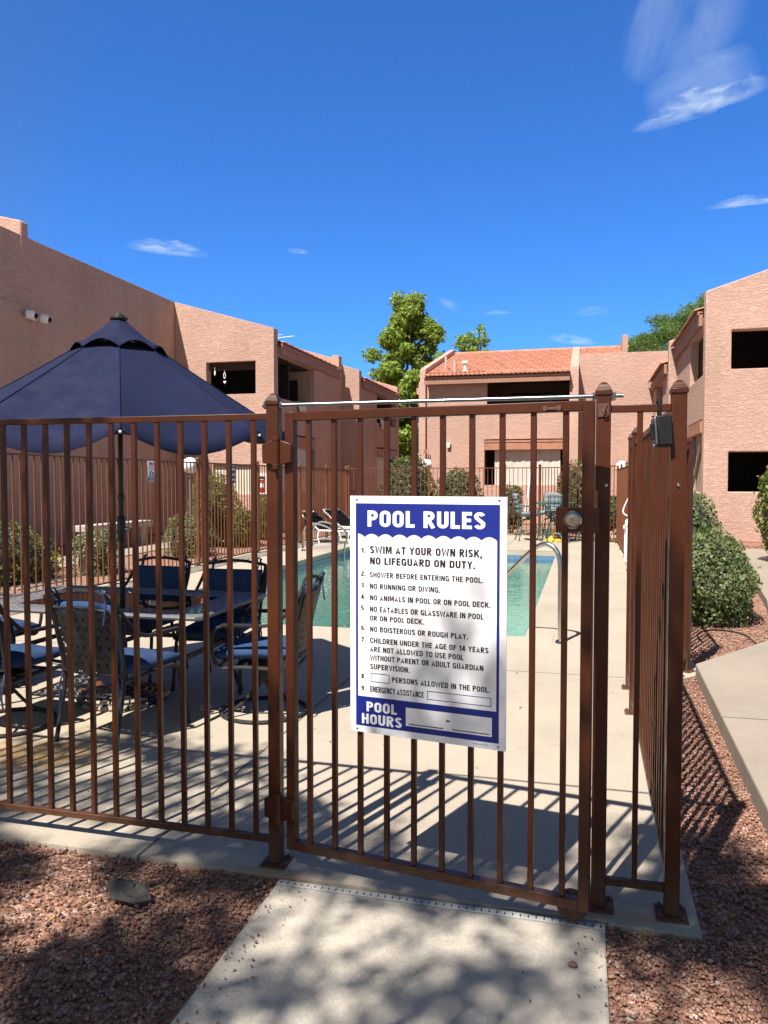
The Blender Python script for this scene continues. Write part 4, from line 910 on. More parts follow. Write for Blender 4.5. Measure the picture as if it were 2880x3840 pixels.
m.box(-6.28, 29.3, 4.9, -6.171, 29.6, 5.15)
m.build('wall', 'stucco2', CB, org=O, bevel=.06, seg=3)
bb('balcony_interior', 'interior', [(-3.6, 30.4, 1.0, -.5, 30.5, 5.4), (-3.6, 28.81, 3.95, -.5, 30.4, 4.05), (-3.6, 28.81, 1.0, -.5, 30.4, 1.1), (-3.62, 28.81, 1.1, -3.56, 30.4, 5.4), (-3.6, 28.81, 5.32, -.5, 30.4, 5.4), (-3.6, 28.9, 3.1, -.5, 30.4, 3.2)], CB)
sd = bb('sliding_door', 'glass', [(-2.75, 30.36, 4.06, -1.2, 30.39, 4.95)], CB); bb('door_frame', 'darkbrown', [(-2.82, 30.34, 4.06, -2.75, 30.4, 5.0), (-1.2, 30.34, 4.06, -1.13, 30.4, 5.0), (-2.02, 30.33, 4.06, -1.96, 30.39, 4.95)], sd)
bb('fascia', 'fascia', [(-5.74, 28.14, 5.12, -.5, 28.22, 5.36), (-5.74, 28.11, 5.31, -.5, 28.215, 5.385)], CB, .004)
bb('soffit', 'fascia', [(-5.74, 28.22, 5.34, -.5, 28.52, 5.40)], CB)
tile_roof('roof', [(-5.74, 28.05, 5.41), (-.5, 28.05, 5.41), (-5.74, 35.0, 7.29), (-.5, 35.0, 7.29)], 32, 18, CB)
tile_roof('roof', [(-.2, 31.0, 6.2), (1.5, 31.0, 6.2), (-.2, 35.0, 7.29), (1.5, 35.0, 7.29)], 10, 10, CB)
for xa, xb in ((-5.72, -.6), (-.2, 1.45)):
    rc = MB(); x = xa
    while x < xb: rc.tube([(x, 35.0, 7.29), (x + .42, 35.0, 7.31)], [.115, .10], 10); x += .40
    rc.build('ridge_tiles', 'tile', CB, org=O, smooth=50)
bb('lintel_beam', 'wood', [(-3.54, 28.46, 2.70, -.545, 28.60, 3.0), (-3.54, 28.44, 2.97, -.545, 28.6, 3.045)], CB, .008)
sh = MB(); n = 40
vs = []; fs = []
for i in range(n + 1):
    x = -3.19 + 2.37 * i / n; yy = 28.72 + .012 * math.sin(i * 1.7) + .01 * math.sin(i * .6)
    vs += [(x, yy, 1.415), (x, yy, 2.70)]
for i in range(n): fs.append((2 * i, 2 * i + 2, 2 * i + 3, 2 * i + 1))
sh.add(vs, fs); sh.build('roll_shade', 'shade', CB, org=O)
q = MB(); q.prism([(-4.96, 2.98), (-4.80, 2.98), (-4.83, 2.80), (-4.93, 2.80)], 'y', 28.40, 28.5); q.build('wall_light', 'cream', CB, org=O, bevel=.004)
vp = MB(); vp.tube([(-5.2, 29.7, 5.75), (-5.2, 29.7, 6.38)], .045, 10); vp.build('vent_pipe', 'concb', CB, org=O)
vp = MB(); vp.tube([(-4.74, 29.0, 5.6), (-4.74, 29.0, 6.12)], .05, 10); vp.build('vent_pipe', 'concb', CB, org=O)
vp = MB(); vp.tube([(-4.35, 29.0, 5.6), (-4.35, 29.0, 6.0)], .06, 10); vp.cbox((-4.35, 29.0, 6.02), (.24, .2, .09)); vp.cbox((-4.35, 29.0, 5.68), (.22, .22, .06)); vp.build('roof_vent', 'offwhite', CB, org=O)
nm = MB()
for k in range(3):
    X, Z, f = text_geo("1", -5.83 + .075 * k + .03, -5.83 + .075 * k + .075, 2.62, .15, .03); nm.add([(a, 28.37, c) for a, c in zip(X, Z)], f)
    nm.box(-5.83 + .075 * k + .012, 28.372, 2.60, -5.83 + .075 * k + .07, 28.38, 2.617)
nm.build('house_number', 'wood', CB, org=O, weld=False)
# things on the patio
q = MB(); q.tube([(-2.05, 28.40, .4), (-1.85, 28.44, 1.93)], .022, 6); q.tube([(-1.95, 28.38, .4), (-1.88, 28.43, 1.9)], .016, 6); q.cbox((-1.865, 28.43, 1.94), (.07, .03, .03)); o = q.build('pole_bundle', 'white', None, org=(-2, 28.4, .4)); tag(o, 'white poles leaning on the patio wall below the canvas shade', 'poles')

# ---- right building
RB = thing('apartment_building', 'pink stucco apartment block on the right with dark square window openings in sunlight', 'building', (5, 20, 0)); O = RB.location
Pxm = lambda x: (lambda u, d, z: (x + d, u, z))           # outer face looks to -x
m = MB()
m.wall(Py(18.7), (2.62, 9), lambda u: 5.815 + .318 * (u - 2.62), [(3.168, 5.4, 4.06, 4.93), (3.142, 5.4, 1.318, 2.215)], .32)
m.wall(Pxm(2.62), (19.0, 24.2), lambda u: 5.1, [(19.0, 21.25, 3.99, 5.3), (19.0, 21.4, 1.30, 2.97)], .22)
m.wall(Py(24.08), (2.39, 5.5), lambda u: 5.66 + .318 * (u - 2.39), [], .34)
m.wall(Pxm(2.39), (24.42, 29.28), lambda u: 4.78, [(25.9, 28.2, 3.8, 4.9), (25.9, 28.2, 1.2, 2.5)], .2)
m.build('wall', 'stucco2', RB, org=O, bevel=.06, seg=3)
bb('foundation', 'fascia', [(2.7, 18.66, 0, 9, 18.7, .215)], RB)
bb('fascia', 'fascia', [(2.52, 19.02, 5.10, 2.60, 24.07, 5.40), (2.49, 19.02, 5.36, 2.6, 24.07, 5.43)], RB, .004); bb('fascia', 'fascia', [(2.29, 24.43, 4.75, 2.37, 29.2, 5.03)], RB, .004)
tile_roof('roof', [(2.43, 19.03, 5.44), (2.43, 24.06, 5.44), (6.0, 19.03, 6.6), (6.0, 24.06, 6.6)], 30, 10, RB)
tile_roof('roof', [(2.2, 24.43, 5.04), (2.2, 29.2, 5.04), (6.0, 24.43, 6.2), (6.0, 29.2, 6.2)], 28, 10, RB)
bb('lintel_beam', 'wood', [(2.58, 19.03, 2.66, 2.70, 21.38, 2.93)], RB, .008)
bb('balcony_interior', 'stucco2', [(2.86, 21.42, 1.0, 4.4, 21.5, 5.1), (2.86, 19.02, 3.86, 4.4, 21.4, 3.96), (4.4, 19.02, 1.0, 4.5, 21.5, 5.3)], RB)
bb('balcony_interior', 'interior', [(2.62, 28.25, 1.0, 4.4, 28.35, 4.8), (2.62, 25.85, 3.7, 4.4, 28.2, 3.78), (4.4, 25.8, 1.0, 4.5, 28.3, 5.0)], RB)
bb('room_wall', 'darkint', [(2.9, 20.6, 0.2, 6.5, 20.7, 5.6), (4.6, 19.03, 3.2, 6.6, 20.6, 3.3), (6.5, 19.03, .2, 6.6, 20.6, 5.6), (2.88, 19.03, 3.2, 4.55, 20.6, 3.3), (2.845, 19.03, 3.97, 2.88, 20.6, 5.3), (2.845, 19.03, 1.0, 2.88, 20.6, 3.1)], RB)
bb('patio_curtain', 'tan', [(2.70, 19.3, 1.31, 2.73, 20.5, 2.66)], RB)
q = MB(); q.bar((2.66, 19.2, 2.6), (2.66, 20.9, 1.32), .05, .09); q.build('diagonal_brace', 'tan', RB, org=O)

# ---- small things on and round the buildings
sl_ = thing('security_light', 'white twin-headed security light on the shaded left wall', 'security light', (-12.15, 15.1, 5.27))
q = MB(); q.box(0, -.07, -.07, .05, .07, .07); q.tube([(.05, -.02, 0), (.12, -.16, .02)], .02, 8); q.tube([(.05, .02, 0), (.12, .12, 0)], .02, 8); q.build('mount', 'offwhite', sl_, bevel=.006)
for yy in (-.245, .215):
    q = MB(); ax = Vector((.75, .55, -.15)).normalized(); q.lathe([(.06, -.12), (.095, -.10), (.105, -.03), (.105, .03), (.095, .06), (.085, .065)], (.17, yy, 0), 20, ax); hd = q.build('lamp_head', 'white', sl_)
    q = MB(); q.lathe([(.05, .06), (.055, .10), (.05, .13), (.02, .135)], (.17, yy, 0), 16, ax); q.build('lens_cap', 'black', hd)
fe = thing('extinguisher_cabinet', 'white wall cabinet holding a red fire extinguisher behind the left fence', 'cabinet', (-9.31, 21.44, 1.17))
q = MB()
for b_ in ((-.15, -.03, 0, -.12, .055, .62), (.12, -.03, 0, .15, .055, .62), (-.12, -.03, 0, .12, .055, .035), (-.12, -.03, .53, .12, .055, .62)): q.box(*b_)
q.build('cabinet_frame', 'white', fe, bevel=.004); q = MB(); q.box(-.12, .04, .035, .12, .055, .53); q.build('back_panel', 'interior', fe)
q = MB(); q.lathe([(.05, .05), (.055, .06), (.055, .33), (.03, .39), (.018, .40), (.018, .43)], (0, .0, 0), 14); e_ = q.build('extinguisher', 'redpaint', fe)
q = MB(); q.lathe([(.0565, .20), (.0565, .32)], (0, 0, 0), 14); q.cbox((0, -.01, .44), (.09, .02, .02)); q.build('label_band', 'white', e_)
for (x, z, lb, nm_) in ((-10.87, 4.80, 'small white shell ornament hanging in the left window', 's'), (-10.55, 4.70, 'beaded ornament with a white heart hanging in the left window', 'h')):
    t_ = thing('hanging_ornament', lb, 'ornament', (x, 21.52, z), 0, 'ornaments hanging in the window')
    q = MB(); q.tube([(0, 0, .12), (0, 0, .21)], .006, 6); q.build('string', 'offwhite', t_)
    q = MB()
    if nm_ == 's': q.sphere((0, 0, .03), .05, 10, sq=(.5, .3, 1.6))
    else:
        q.tube([(.03 * math.cos(a), 0, .05 + .09 * math.sin(a)) for a in [2 * math.pi * k / 14 for k in range(14)]], .01, 6, True); q.sphere((-.012, 0, -.14), .03, 8); q.sphere((.026, 0, -.14), .03, 8); q.sphere((.007, 0, -.17), .03, 8)
    q.build('pendant', 'white', t_)
for (x, y, z, lb, sc_) in ((-8.86, 23.6, 3.62, 'white towel draped over the nearer left balcony wall', 1.0), (-8.17, 31.2, 3.72, 'crumpled white cloth over the farther left balcony wall', .9)):
    q = MB(); vs = []; fs = []
    for i in range(13):
        for j in range(9):
            t_ = j / 8; zz = .5 * sc_ * t_; over = max(0, t_ - .86) * 1.2
            vs.append((.03 + .035 * math.sin(i * 1.9 + j * .7) * (1 - t_) - over, .55 * sc_ * (i / 12 - .5) * (1 - .2 * math.sin(j)), zz + .02 * math.sin(i * 1.3)))
    for i in range(12):
        for j in range(8): a = i * 9 + j; fs.append((a, a + 9, a + 10, a + 1))
    q.add(vs, fs); o = q.build('towel', 'offwhite', None, org=(0, 0, 0)); o.location = (x, y, z); tag(o, lb, 'towel', 'cloths on the balcony walls')

def globe_lamp(label, x, y, zc, r, pole):
    t_ = thing('globe_lamp', label, 'lamp', (x, y, -.05), 0, 'white globe path lamps')
    q = MB(); q.tube([(0, 0, 0), (0, 0, zc - r + .05)], .035, 12); q.lathe([(.07, zc - r - .02), (.075, zc - r + .02), (.05, zc - r + .06)], (0, 0, 0), 16); q.build('lamp_post', pole, t_)
    q = MB(); q.sphere((0, 0, zc + .05), r, 24); q.build('globe', 'globe', t_)
globe_lamp('white globe lamp on a pale post behind the left fence', -8.6, 15.78, 1.91, .185, 'greyl')
globe_lamp('white globe lamp behind the round shrub at the far fence', -5.02, 25.0, 2.09, .19, 'black')
globe_lamp('white globe lamp on a dark post at the far right corner', 1.09, 23.5, 1.96, .19, 'black')
bn = thing('bench', 'low grey concrete bench against the shaded left wall', 'bench', (-10.6, 15.9, -.05))
q = MB(); q.box(-.25, -1.4, .50, .25, 1.2, .64); q.build('seat', 'concb', bn, bevel=.01)
for yy in (-1.1, .85): q = MB(); q.box(-.2, yy - .08, 0, .2, yy + .08, .5); q.build('leg', 'concb', bn, bevel=.01)

# ---- signs on the left fence (facing the pool)
def fence_sign(label, y0, y1, z0, z1):
    t_ = thing('fence_sign', label, 'sign', (-6.835, y1, z0), R(90), 'small signs on the left fence')   # local x runs back along the fence
    return t_
w1, h1_ = .30, .335
s1 = thing('fence_sign', 'white no lifeguard sign with swimmer symbol on the left fence', 'sign', (-6.832, 11.135, 1.553), R(90))
q = MB(); q.box(0, 0, 0, w1, .004, h1_); q.build('panel', 'whitep', s1, bevel=.001)
letters('red_lettering', 'red', [("NO", .05, .25, .265, .05, .05), ("LIFEGUARD", .03, .27, .228, .025, .02), ("ON DUTY", .06, .24, .19, .025, .02)], s1, -.001)
q = MB(); q.add([(.006, -.001, .006), (w1 - .006, -.001, .006), (w1 - .006, -.001, .07), (.006, -.001, .07)], [(0, 1, 2, 3)]); q.build('blue_print', 'blue', s1)
letters('white_lettering', 'whitep', [("SWIM AT YOUR", .03, .27, .044, .018, .02), ("OWN RISK", .06, .24, .015, .018, .02)], s1, -.0018)
q = MB(); q.lathe([(.0145, 0), (.0145, .0006)], (.175, 0, .138), 14, (0, -1, 0)); q.tube([(.06, -.002, .125), (.10, -.002, .165), (.14, -.002, .15), (.155, -.002, .12)], .010, 6)
for k in range(3): q.tube([(.03 + .02 * i, -.002, .110 - .014 * k + .005 * math.sin(i * 1.6 + k)) for i in range(13)], .0032, 5)
q.build('swimmer_symbol', 'blue', s1)
w2, h2_ = .30, .382
s2 = thing('fence_sign', 'dark blue pool rules sign with rows of white circles on the left fence', 'sign', (-6.832, 14.08, 1.516), R(90))
q = MB(); q.box(0, 0, 0, w2, .004, h2_); q.build('panel', 'blue', s2, bevel=.001)
letters('white_lettering', 'whitep', [("POOL RULES", .03, .27, .335, .025, .02)], s2, -.001)
q = MB()
for r_ in range(3):
    for c_ in range(4): q.lathe([(.024, 0), (.024, .0008)], (.045 + .07 * c_, 0, .05 + .105 * r_ + .02), 16, (0, -1, 0))
q.build('round_symbols', 'whitep', s2)

# ------------------------------------------------------------------ patio table, umbrella, chairs
TX, TY = -3.195, 4.85
table = thing('patio_table', 'long grey metal patio table with amber glass centre under the navy umbrella', 'table', (TX, TY, 0))
hx, hy = .885, .522
poly = lambda a, b_, c: [(-a + c, -b_), (a - c, -b_), (a, -b_ + c), (a, b_ - c), (a - c, b_), (-a + c, b_), (-a, b_ - c), (-a, -b_ + c)]
m = MB(); m.tube([(x, y, .702) for x, y in poly(hx, hy, .022)], .017, 8, True); m.tube([(x, y, .700) for x, y in poly(hx - .26, hy - .2, .01)], .008, 6, True); m.build('table_rim', 'greyl', table)
m = MB()
o_, i_ = poly(hx - .01, hy - .01, .022), [(-hx + .26, -hy + .2), (hx - .26, -hy + .2), (hx - .26, hy - .2), (-hx + .26, hy - .2)]
m.add([(x, y, .706) for x, y in o_] + [(x, y, .706) for x, y in i_], [(0, 1, 9, 8), (1, 2, 9), (2, 3, 10, 9), (3, 4, 10), (4, 5, 11, 10), (5, 6, 11), (6, 7, 8, 11), (7, 0, 8)])
m.build('perforated_top', 'perft', table, smooth=0)
m = MB(); m.box(-hx + .262, -hy + .202, .699, hx - .262, hy - .202, .705); m.build('glass_insert', 'amber', table, smooth=0)
for sx in (-1, 1):
    for sy in (-1, 1):
        m = MB(); m.tube(smoothpath([(sx * .70, sy * .40, .695), (sx * .66, sy * .34, .55), (sx * .655, sy * .325, .40), (sx * .69, sy * .36, .18), (sx * .74, sy * .40, 0)]), .018, 8); m.build('leg', 'grey', table)
m = MB(); m.bar((-.655, .325, .40), (.655, .325, .40), .02, .03); m.bar((-.655, -.325, .40), (.655, -.325, .40), .02, .03); m.bar((-.655, -.325, .39), (-.655, .325, .39), .02, .03); m.bar((.655, -.325, .39), (.655, .325, .39), .02, .03)
m.bar((0, -.325, .41), (0, .325, .41), .02, .03); m.build('stretcher', 'grey', table)

um = thing('patio_umbrella', 'navy blue patio umbrella with a vented top standing through the table', 'umbrella', (TX + .012, TY - .01, 0))
UR, UZ, UT = 1.20, 1.855, 2.70
def canopy(mb, r0, z0, r1, z1, sagr, sag_edge, n=8, off=R(-56.7), steps=10, seg=10, scallop=0.0, both=True):
    vs = []; fs = []
    for j in range(steps + 1):
        t = j / steps
        for i in range(n * seg):
            k = i / seg; fr = (k % 1.0); s4 = 4 * fr * (1 - fr); a = off + 2 * math.pi * k / n
            r = r0 + (r1 - r0) * t; chord = math.cos(math.pi / n) / math.cos((fr - .5) * 2 * math.pi / n)
            z = z0 + (z1 - z0) * (t ** .97) - sagr * s4 * math.sin(math.pi * t) * .6 - sag_edge * s4 * t ** 3 * (.62 + .38 * math.cos(a - R(-56.7))) + (.055 * (1 - math.cos(a - R(-56.7))) * r / UR if sag_edge > 0 else 0)
            rr = r * (chord * .97 + .03); 
            vs.append((rr * math.cos(a), rr * math.sin(a), z))
    w_ = n * seg
    for j in range(steps):
        for i in range(w_): fs.append((j * w_ + i, j * w_ + (i + 1) % w_, (j + 1) * w_ + (i + 1) % w_, (j + 1) * w_ + i))
    mb.add(vs, fs); return mb
m = MB(); canopy(m, .24, 2.505, UR, UZ, .014, .145); cn = m.build('canopy', 'navy', um, smooth=7); sol = cn.modifiers.new('thick', 'SOLIDIFY'); sol.thickness = .004
m = MB(); canopy(m, .035, UT, .33, 2.458, .0, -.058, steps=8); vc = m.build('vent_cap', 'navy', um, smooth=60); sol = vc.modifiers.new('thick', 'SOLIDIFY'); sol.thickness = .004
m = MB(); m.lathe([(.05, UT - .01), (.062, UT + .0), (.06, UT + .012), (.04, UT + .018), (.036, UT + .03), (.018, UT + .036), (.012, UT + .046), (.004, UT + .05)], (0, 0, 0), 18); m.build('finial', 'grey', um)
m = MB(); m.tube([(0, 0, .02), (0, 0, 1.45)], .0195, 14); m.tube([(0, 0, 1.30), (0, 0, 2.70)], .0175, 14); m.lathe([(.026, 1.13), (.03, 1.14), (.03, 1.30), (.024, 1.31)], (0, 0, 0), 16); m.lathe([(.024, 1.42), (.026, 1.45), (.021, 1.47)], (0, 0, 0), 14); pl_ = m.build('pole', 'blackpole', um)
m = MB(); m.lathe([(.012, 0), (.014, .01), (.014, .03), (.008, .035)], (.028, 0, 1.22), 10, (1, 0, 0)); m.build('crank', 'chrome', pl_)
off = R(-56.7)
m = MB()
for k in range(8):
    a = off + 2 * math.pi * k / 8; ca, sa = math.cos(a), math.sin(a)
    m.tube([((.24 + .96 * q) * ca, (.24 + .96 * q) * sa, 2.505 + (UZ - 2.505) * q ** .97 + .003 + .055 * (1 - math.cos(a - off)) * (.24 + .96 * q) / UR) for q in [i / 10 for i in range(11)]], .0045, 6)
m.build('seam', 'navy', cn)
for k in range(8):
    a = off + 2 * math.pi * k / 8; ca, sa = math.cos(a), math.sin(a); lift = .055 * (1 - math.cos(a - off))
    m = MB(); m.tube([(.03 * ca, .03 * sa, 2.63), (.62 * ca, .62 * sa, 2.225 + lift * .5), ((UR - .01) * ca, (UR - .01) * sa, UZ - .012 + lift)], .008, 6); m.bar((.03 * ca, .03 * sa, 2.05), (.60 * ca, .60 * sa, 2.225 + lift * .5), .012, .008); rb = m.build('rib', 'blackpole', um)
    m = MB(); m.lathe([(.007, -.02), (.009, 0), (.009, .012), (.003, .016)], ((UR - .012) * ca, (UR - .012) * sa, UZ - .014 + lift), 8, (ca, sa, -.5)); m.build('rib_tip', 'white', rb)
ub = thing('umbrella_base', 'round scrollwork cast umbrella base on the deck under the table', 'umbrella base', (TX + .012, TY - .01, 0))
m = MB(); 
for rr, zz, tr_ in ((.30, .025, .022), (.245, .045, .012), (.20, .055, .012), (.155, .065, .012), (.09, .08, .012)): m.tube([(rr * math.cos(2 * math.pi * k / 28), rr * math.sin(2 * math.pi * k / 28), zz) for k in range(28)], tr_, 6, True)
for k in range(10): a = 2 * math.pi * k / 10; m.bar((.06 * math.cos(a), .06 * math.sin(a), .085), (.30 * math.cos(a), .30 * math.sin(a), .03), .022, .012)
m.lathe([(.06, .03), (.06, .09), (.03, .10), (.027, .36), (.03, .37), (.03, .40)], (0, 0, 0), 14); m.build('base', 'blackpole', ub)
m = MB()
for k in range(7):
    a0 = 250 + 12 * k
    m.tube(arc((0, 0, .018), .325, a0, a0 + 9, 3, 'xy'), .018, 6); m.tube(arc((0, 0, .05), .30, a0 + 2, a0 + 11, 3, 'xy'), .014, 6)
m.build('terracotta_beads', 'tan', ub)

def make_chair(kind, loc, rz, label):
    """faces +y; kind 'legs' or 'swivel'"""
    t = thing('patio_chair', label, 'chair', loc, rz, 'patio chairs round the table')
    for s in (-1, 1):
        m = MB()
        if kind == 'legs':
            m.tube(smoothpath([(s * .225, -.32, 0), (s * .222, -.27, .22), (s * .225, -.24, .40), (s * .236, -.275, .62), (s * .250, -.34, .89)]), .0135, 8)
            m.tube(smoothpath([(s * .235, -.25, .385), (s * .245, .05, .40), (s * .25, .21, .385), (s * .255, .24, .30), (s * .262, .28, 0)]), .0135, 8)
        else:
            m.tube(smoothpath([(s * .222, -.18, .33), (s * .225, -.23, .40), (s * .236, -.275, .62), (s * .250, -.34, .89)]), .0135, 8)
            m.tube(smoothpath([(s * .222, -.18, .34), (s * .24, .05, .355), (s * .25, .21, .35), (s * .262, .25, .40)]), .0135, 8)
        m.build('side_frame', 'grey', t)
        m = MB(); m.tube(smoothpath([(s * .250, -.335, .87), (s * .272, -.27, .76), (s * .292, -.16, .655), (s * .292, .0, .635), (s * .290, .16, .63), (s * .284, .24, .60), (s * .272, .265, .50), (s * .256, .25, .38)]), .0125, 8); m.bar((s * .292, -.06, .642), (s * .290, .19, .638), .036, .013); m.build('armrest', 'grey', t)
    pts = [(-.25 + .50 * i / 24, -.34 + .03 * math.sin(math.pi * i / 24), .885 + .035 * math.sin(math.pi * i / 24)) for i in range(25)]
    m = MB()
    for ph in (0, 2.09, 4.19): m.tube([(x, y + .006 * math.cos(i * 1.15 + ph), z + .006 * math.sin(i * 1.15 + ph)) for i, (x, y, z) in enumerate(pts)], .0085, 6)
    m.build('rope_rail', 'grey', t)
    # perforated back, slightly dished
    vs = []; fs = []; nu, nv = 10, 10
    for j in range(nv + 1):
        tt = j / nv; z = .425 + .385 * tt; y = -.262 - .075 * tt ** 1.5; hw_ = .195 + .028 * tt
        for i in range(nu + 1): s = i / nu * 2 - 1; vs.append((s * hw_, y - .03 * (1 - s * s), z + (.018 * (1 - s * s) if j == nv else 0)))
    for j in range(nv):
        for i in range(nu): a = j * (nu + 1) + i; fs.append((a, a + 1, a + nu + 2, a + nu + 1))
    m = MB(); m.add(vs, fs); bk = m.build('back_panel', 'perfc', t)
    m = MB(); w_ = nu + 1; m.tube([vs[nv * w_ + i] for i in range(w_)], .008, 6); m.tube([vs[i] for i in range(w_)], .008, 6); m.tube([vs[j * w_] for j in range(nv + 1)], .007, 6); m.tube([vs[j * w_ + nu] for j in range(nv + 1)], .007, 6)
    m.bar((-.24, -.255, .425), (-.19, -.262, .425), .012, .012); m.bar((.24, -.255, .425), (.19, -.262, .425), .012, .012); m.build('back_rim', 'grey', bk)
    m = MB(); m.tube([(-.222, -.235, .33), (0, -.255, .335), (.222, -.235, .33)], .013, 8); m.build('crossbar', 'grey', t); m = MB(); m.tube([(-.25, .21, .375), (0, .225, .38), (.25, .21, .375)], .012, 8); m.build('crossbar', 'grey', t)
    def cush(nx, ny, f, thick, th_edge):
        vs = []; fs = []
        for sd in (1, -1):
            for j in range(ny + 1):
                for i in range(nx + 1):
                    s, q = i / nx * 2 - 1, j / ny * 2 - 1; e = (max(0, 1 - abs(s) ** 6) * max(0, 1 - abs(q) ** 6)) ** .5
                    vs.append(f(s, q, sd * (th_edge + (thick - th_edge) * e) + .004 * math.sin(5 * s + 3 * q)))
        st_ = (nx + 1) * (ny + 1)
        for j in range(ny):
            for i in range(nx): a = j * (nx + 1) + i; fs.append((a, a + 1, a + nx + 2, a + nx + 1)); fs.append((st_ + a, st_ + a + nx + 1, st_ + a + nx + 2, st_ + a + 1))
        rim = list(range(nx + 1)) + [j * (nx + 1) + nx for j in range(1, ny + 1)] + [ny * (nx + 1) + i for i in range(nx - 1, -1, -1)] + [j * (nx + 1) for j in range(ny - 1, 0, -1)]
        for i in range(len(rim)): a, c = rim[i], rim[(i + 1) % len(rim)]; fs.append((a, c, st_ + c, st_ + a))
        m = MB(); m.add(vs, fs); return m
    cush(14, 14, lambda s, q, h: (s * .235, .015 + q * .265, .440 + h - .012 * q), .042, .012).build('seat_cushion', 'navyd', t, smooth=70)
    bc = cush(14, 14, lambda s, q, h: (s * (.205 + .03 * q), -.225 - .062 * (q + 1) * .5 * 1.15 + h * .95, .655 + q * .195 + h * .25), .040, .012).build('back_cushion', 'navyd', t, smooth=70)
    for s in (-1, 1):
        m = MB(); m.tube(smoothpath([(s * .19, -.30, .84), (s * .20, -.345, .90), (s * .195, -.375, .925), (s * .205, -.36, .86), (s * .20, -.375, .74)]), .006, 5); m.tube(smoothpath([(s * .185, -.31, .86), (s * .18, -.36, .935), (s * .21, -.37, .92)]), .006, 5); m.build('tie', 'pipingm', bc, weld=False)
        m = MB(); m.tube(smoothpath([(s * .222, -.24, .42), (s * .235, -.27, .35), (s * .23, -.28, .27), (s * .235, -.275, .20)]), .006, 5); m.build('tie', 'pipingm', bc)
    if kind == 'swivel':
        m = MB(); m.tube([(.29 * math.cos(2 * math.pi * k / 30), .29 * math.sin(2 * math.pi * k / 30), .014) for k in range(30)], .0135, 8, True); rg = m.build('base_ring', 'grey', t)
        m = MB()
        for k in range(4): a = R(45 + 90 * k); m.tube(smoothpath([(.285 * math.cos(a), .285 * math.sin(a), .02), (.14 * math.cos(a), .14 * math.sin(a), .10), (.035 * math.cos(a), .035 * math.sin(a), .22)]), .011, 7)
        m.lathe([(.04, .20), (.045, .24), (.03, .29), (.07, .30), (.11, .325), (.11, .34)], (0, 0, 0), 16); m.build('swivel_pedestal', 'grey', t)
        m = MB(); m.bar((-.22, -.12, .35), (.22, -.12, .35), .04, .012); m.bar((-.22, .12, .35), (.22, .12, .35), .04, .012); m.build('seat_support', 'grey', t)
    return t
make_chair('legs', (-2.776, 4.207, 0), R(-8), 'four-legged patio chair nearest the gate, its perforated back turned to the fence')
sw = make_chair('swivel', (-2.08, 4.80, 0), R(96), 'swivel patio chair at the pool end of the table, seen from its side')
dup(sw, (-3.56, 4.13, 0), R(-4), 'swivel patio chair at the left edge of the photo, near side of the table')
dup(sw, (-4.42, 4.93, 0), R(-92), 'patio chair at the far left head of the table, mostly hidden by the near one')
fc = make_chair('legs', (-3.43, 5.46, 0), R(178), 'patio chair beyond the table right behind the umbrella pole, dark navy back cushion')
dup(fc, (-2.70, 5.40, 0), R(184), 'patio chair beyond the table at its pool-side corner, dark navy back cushion')

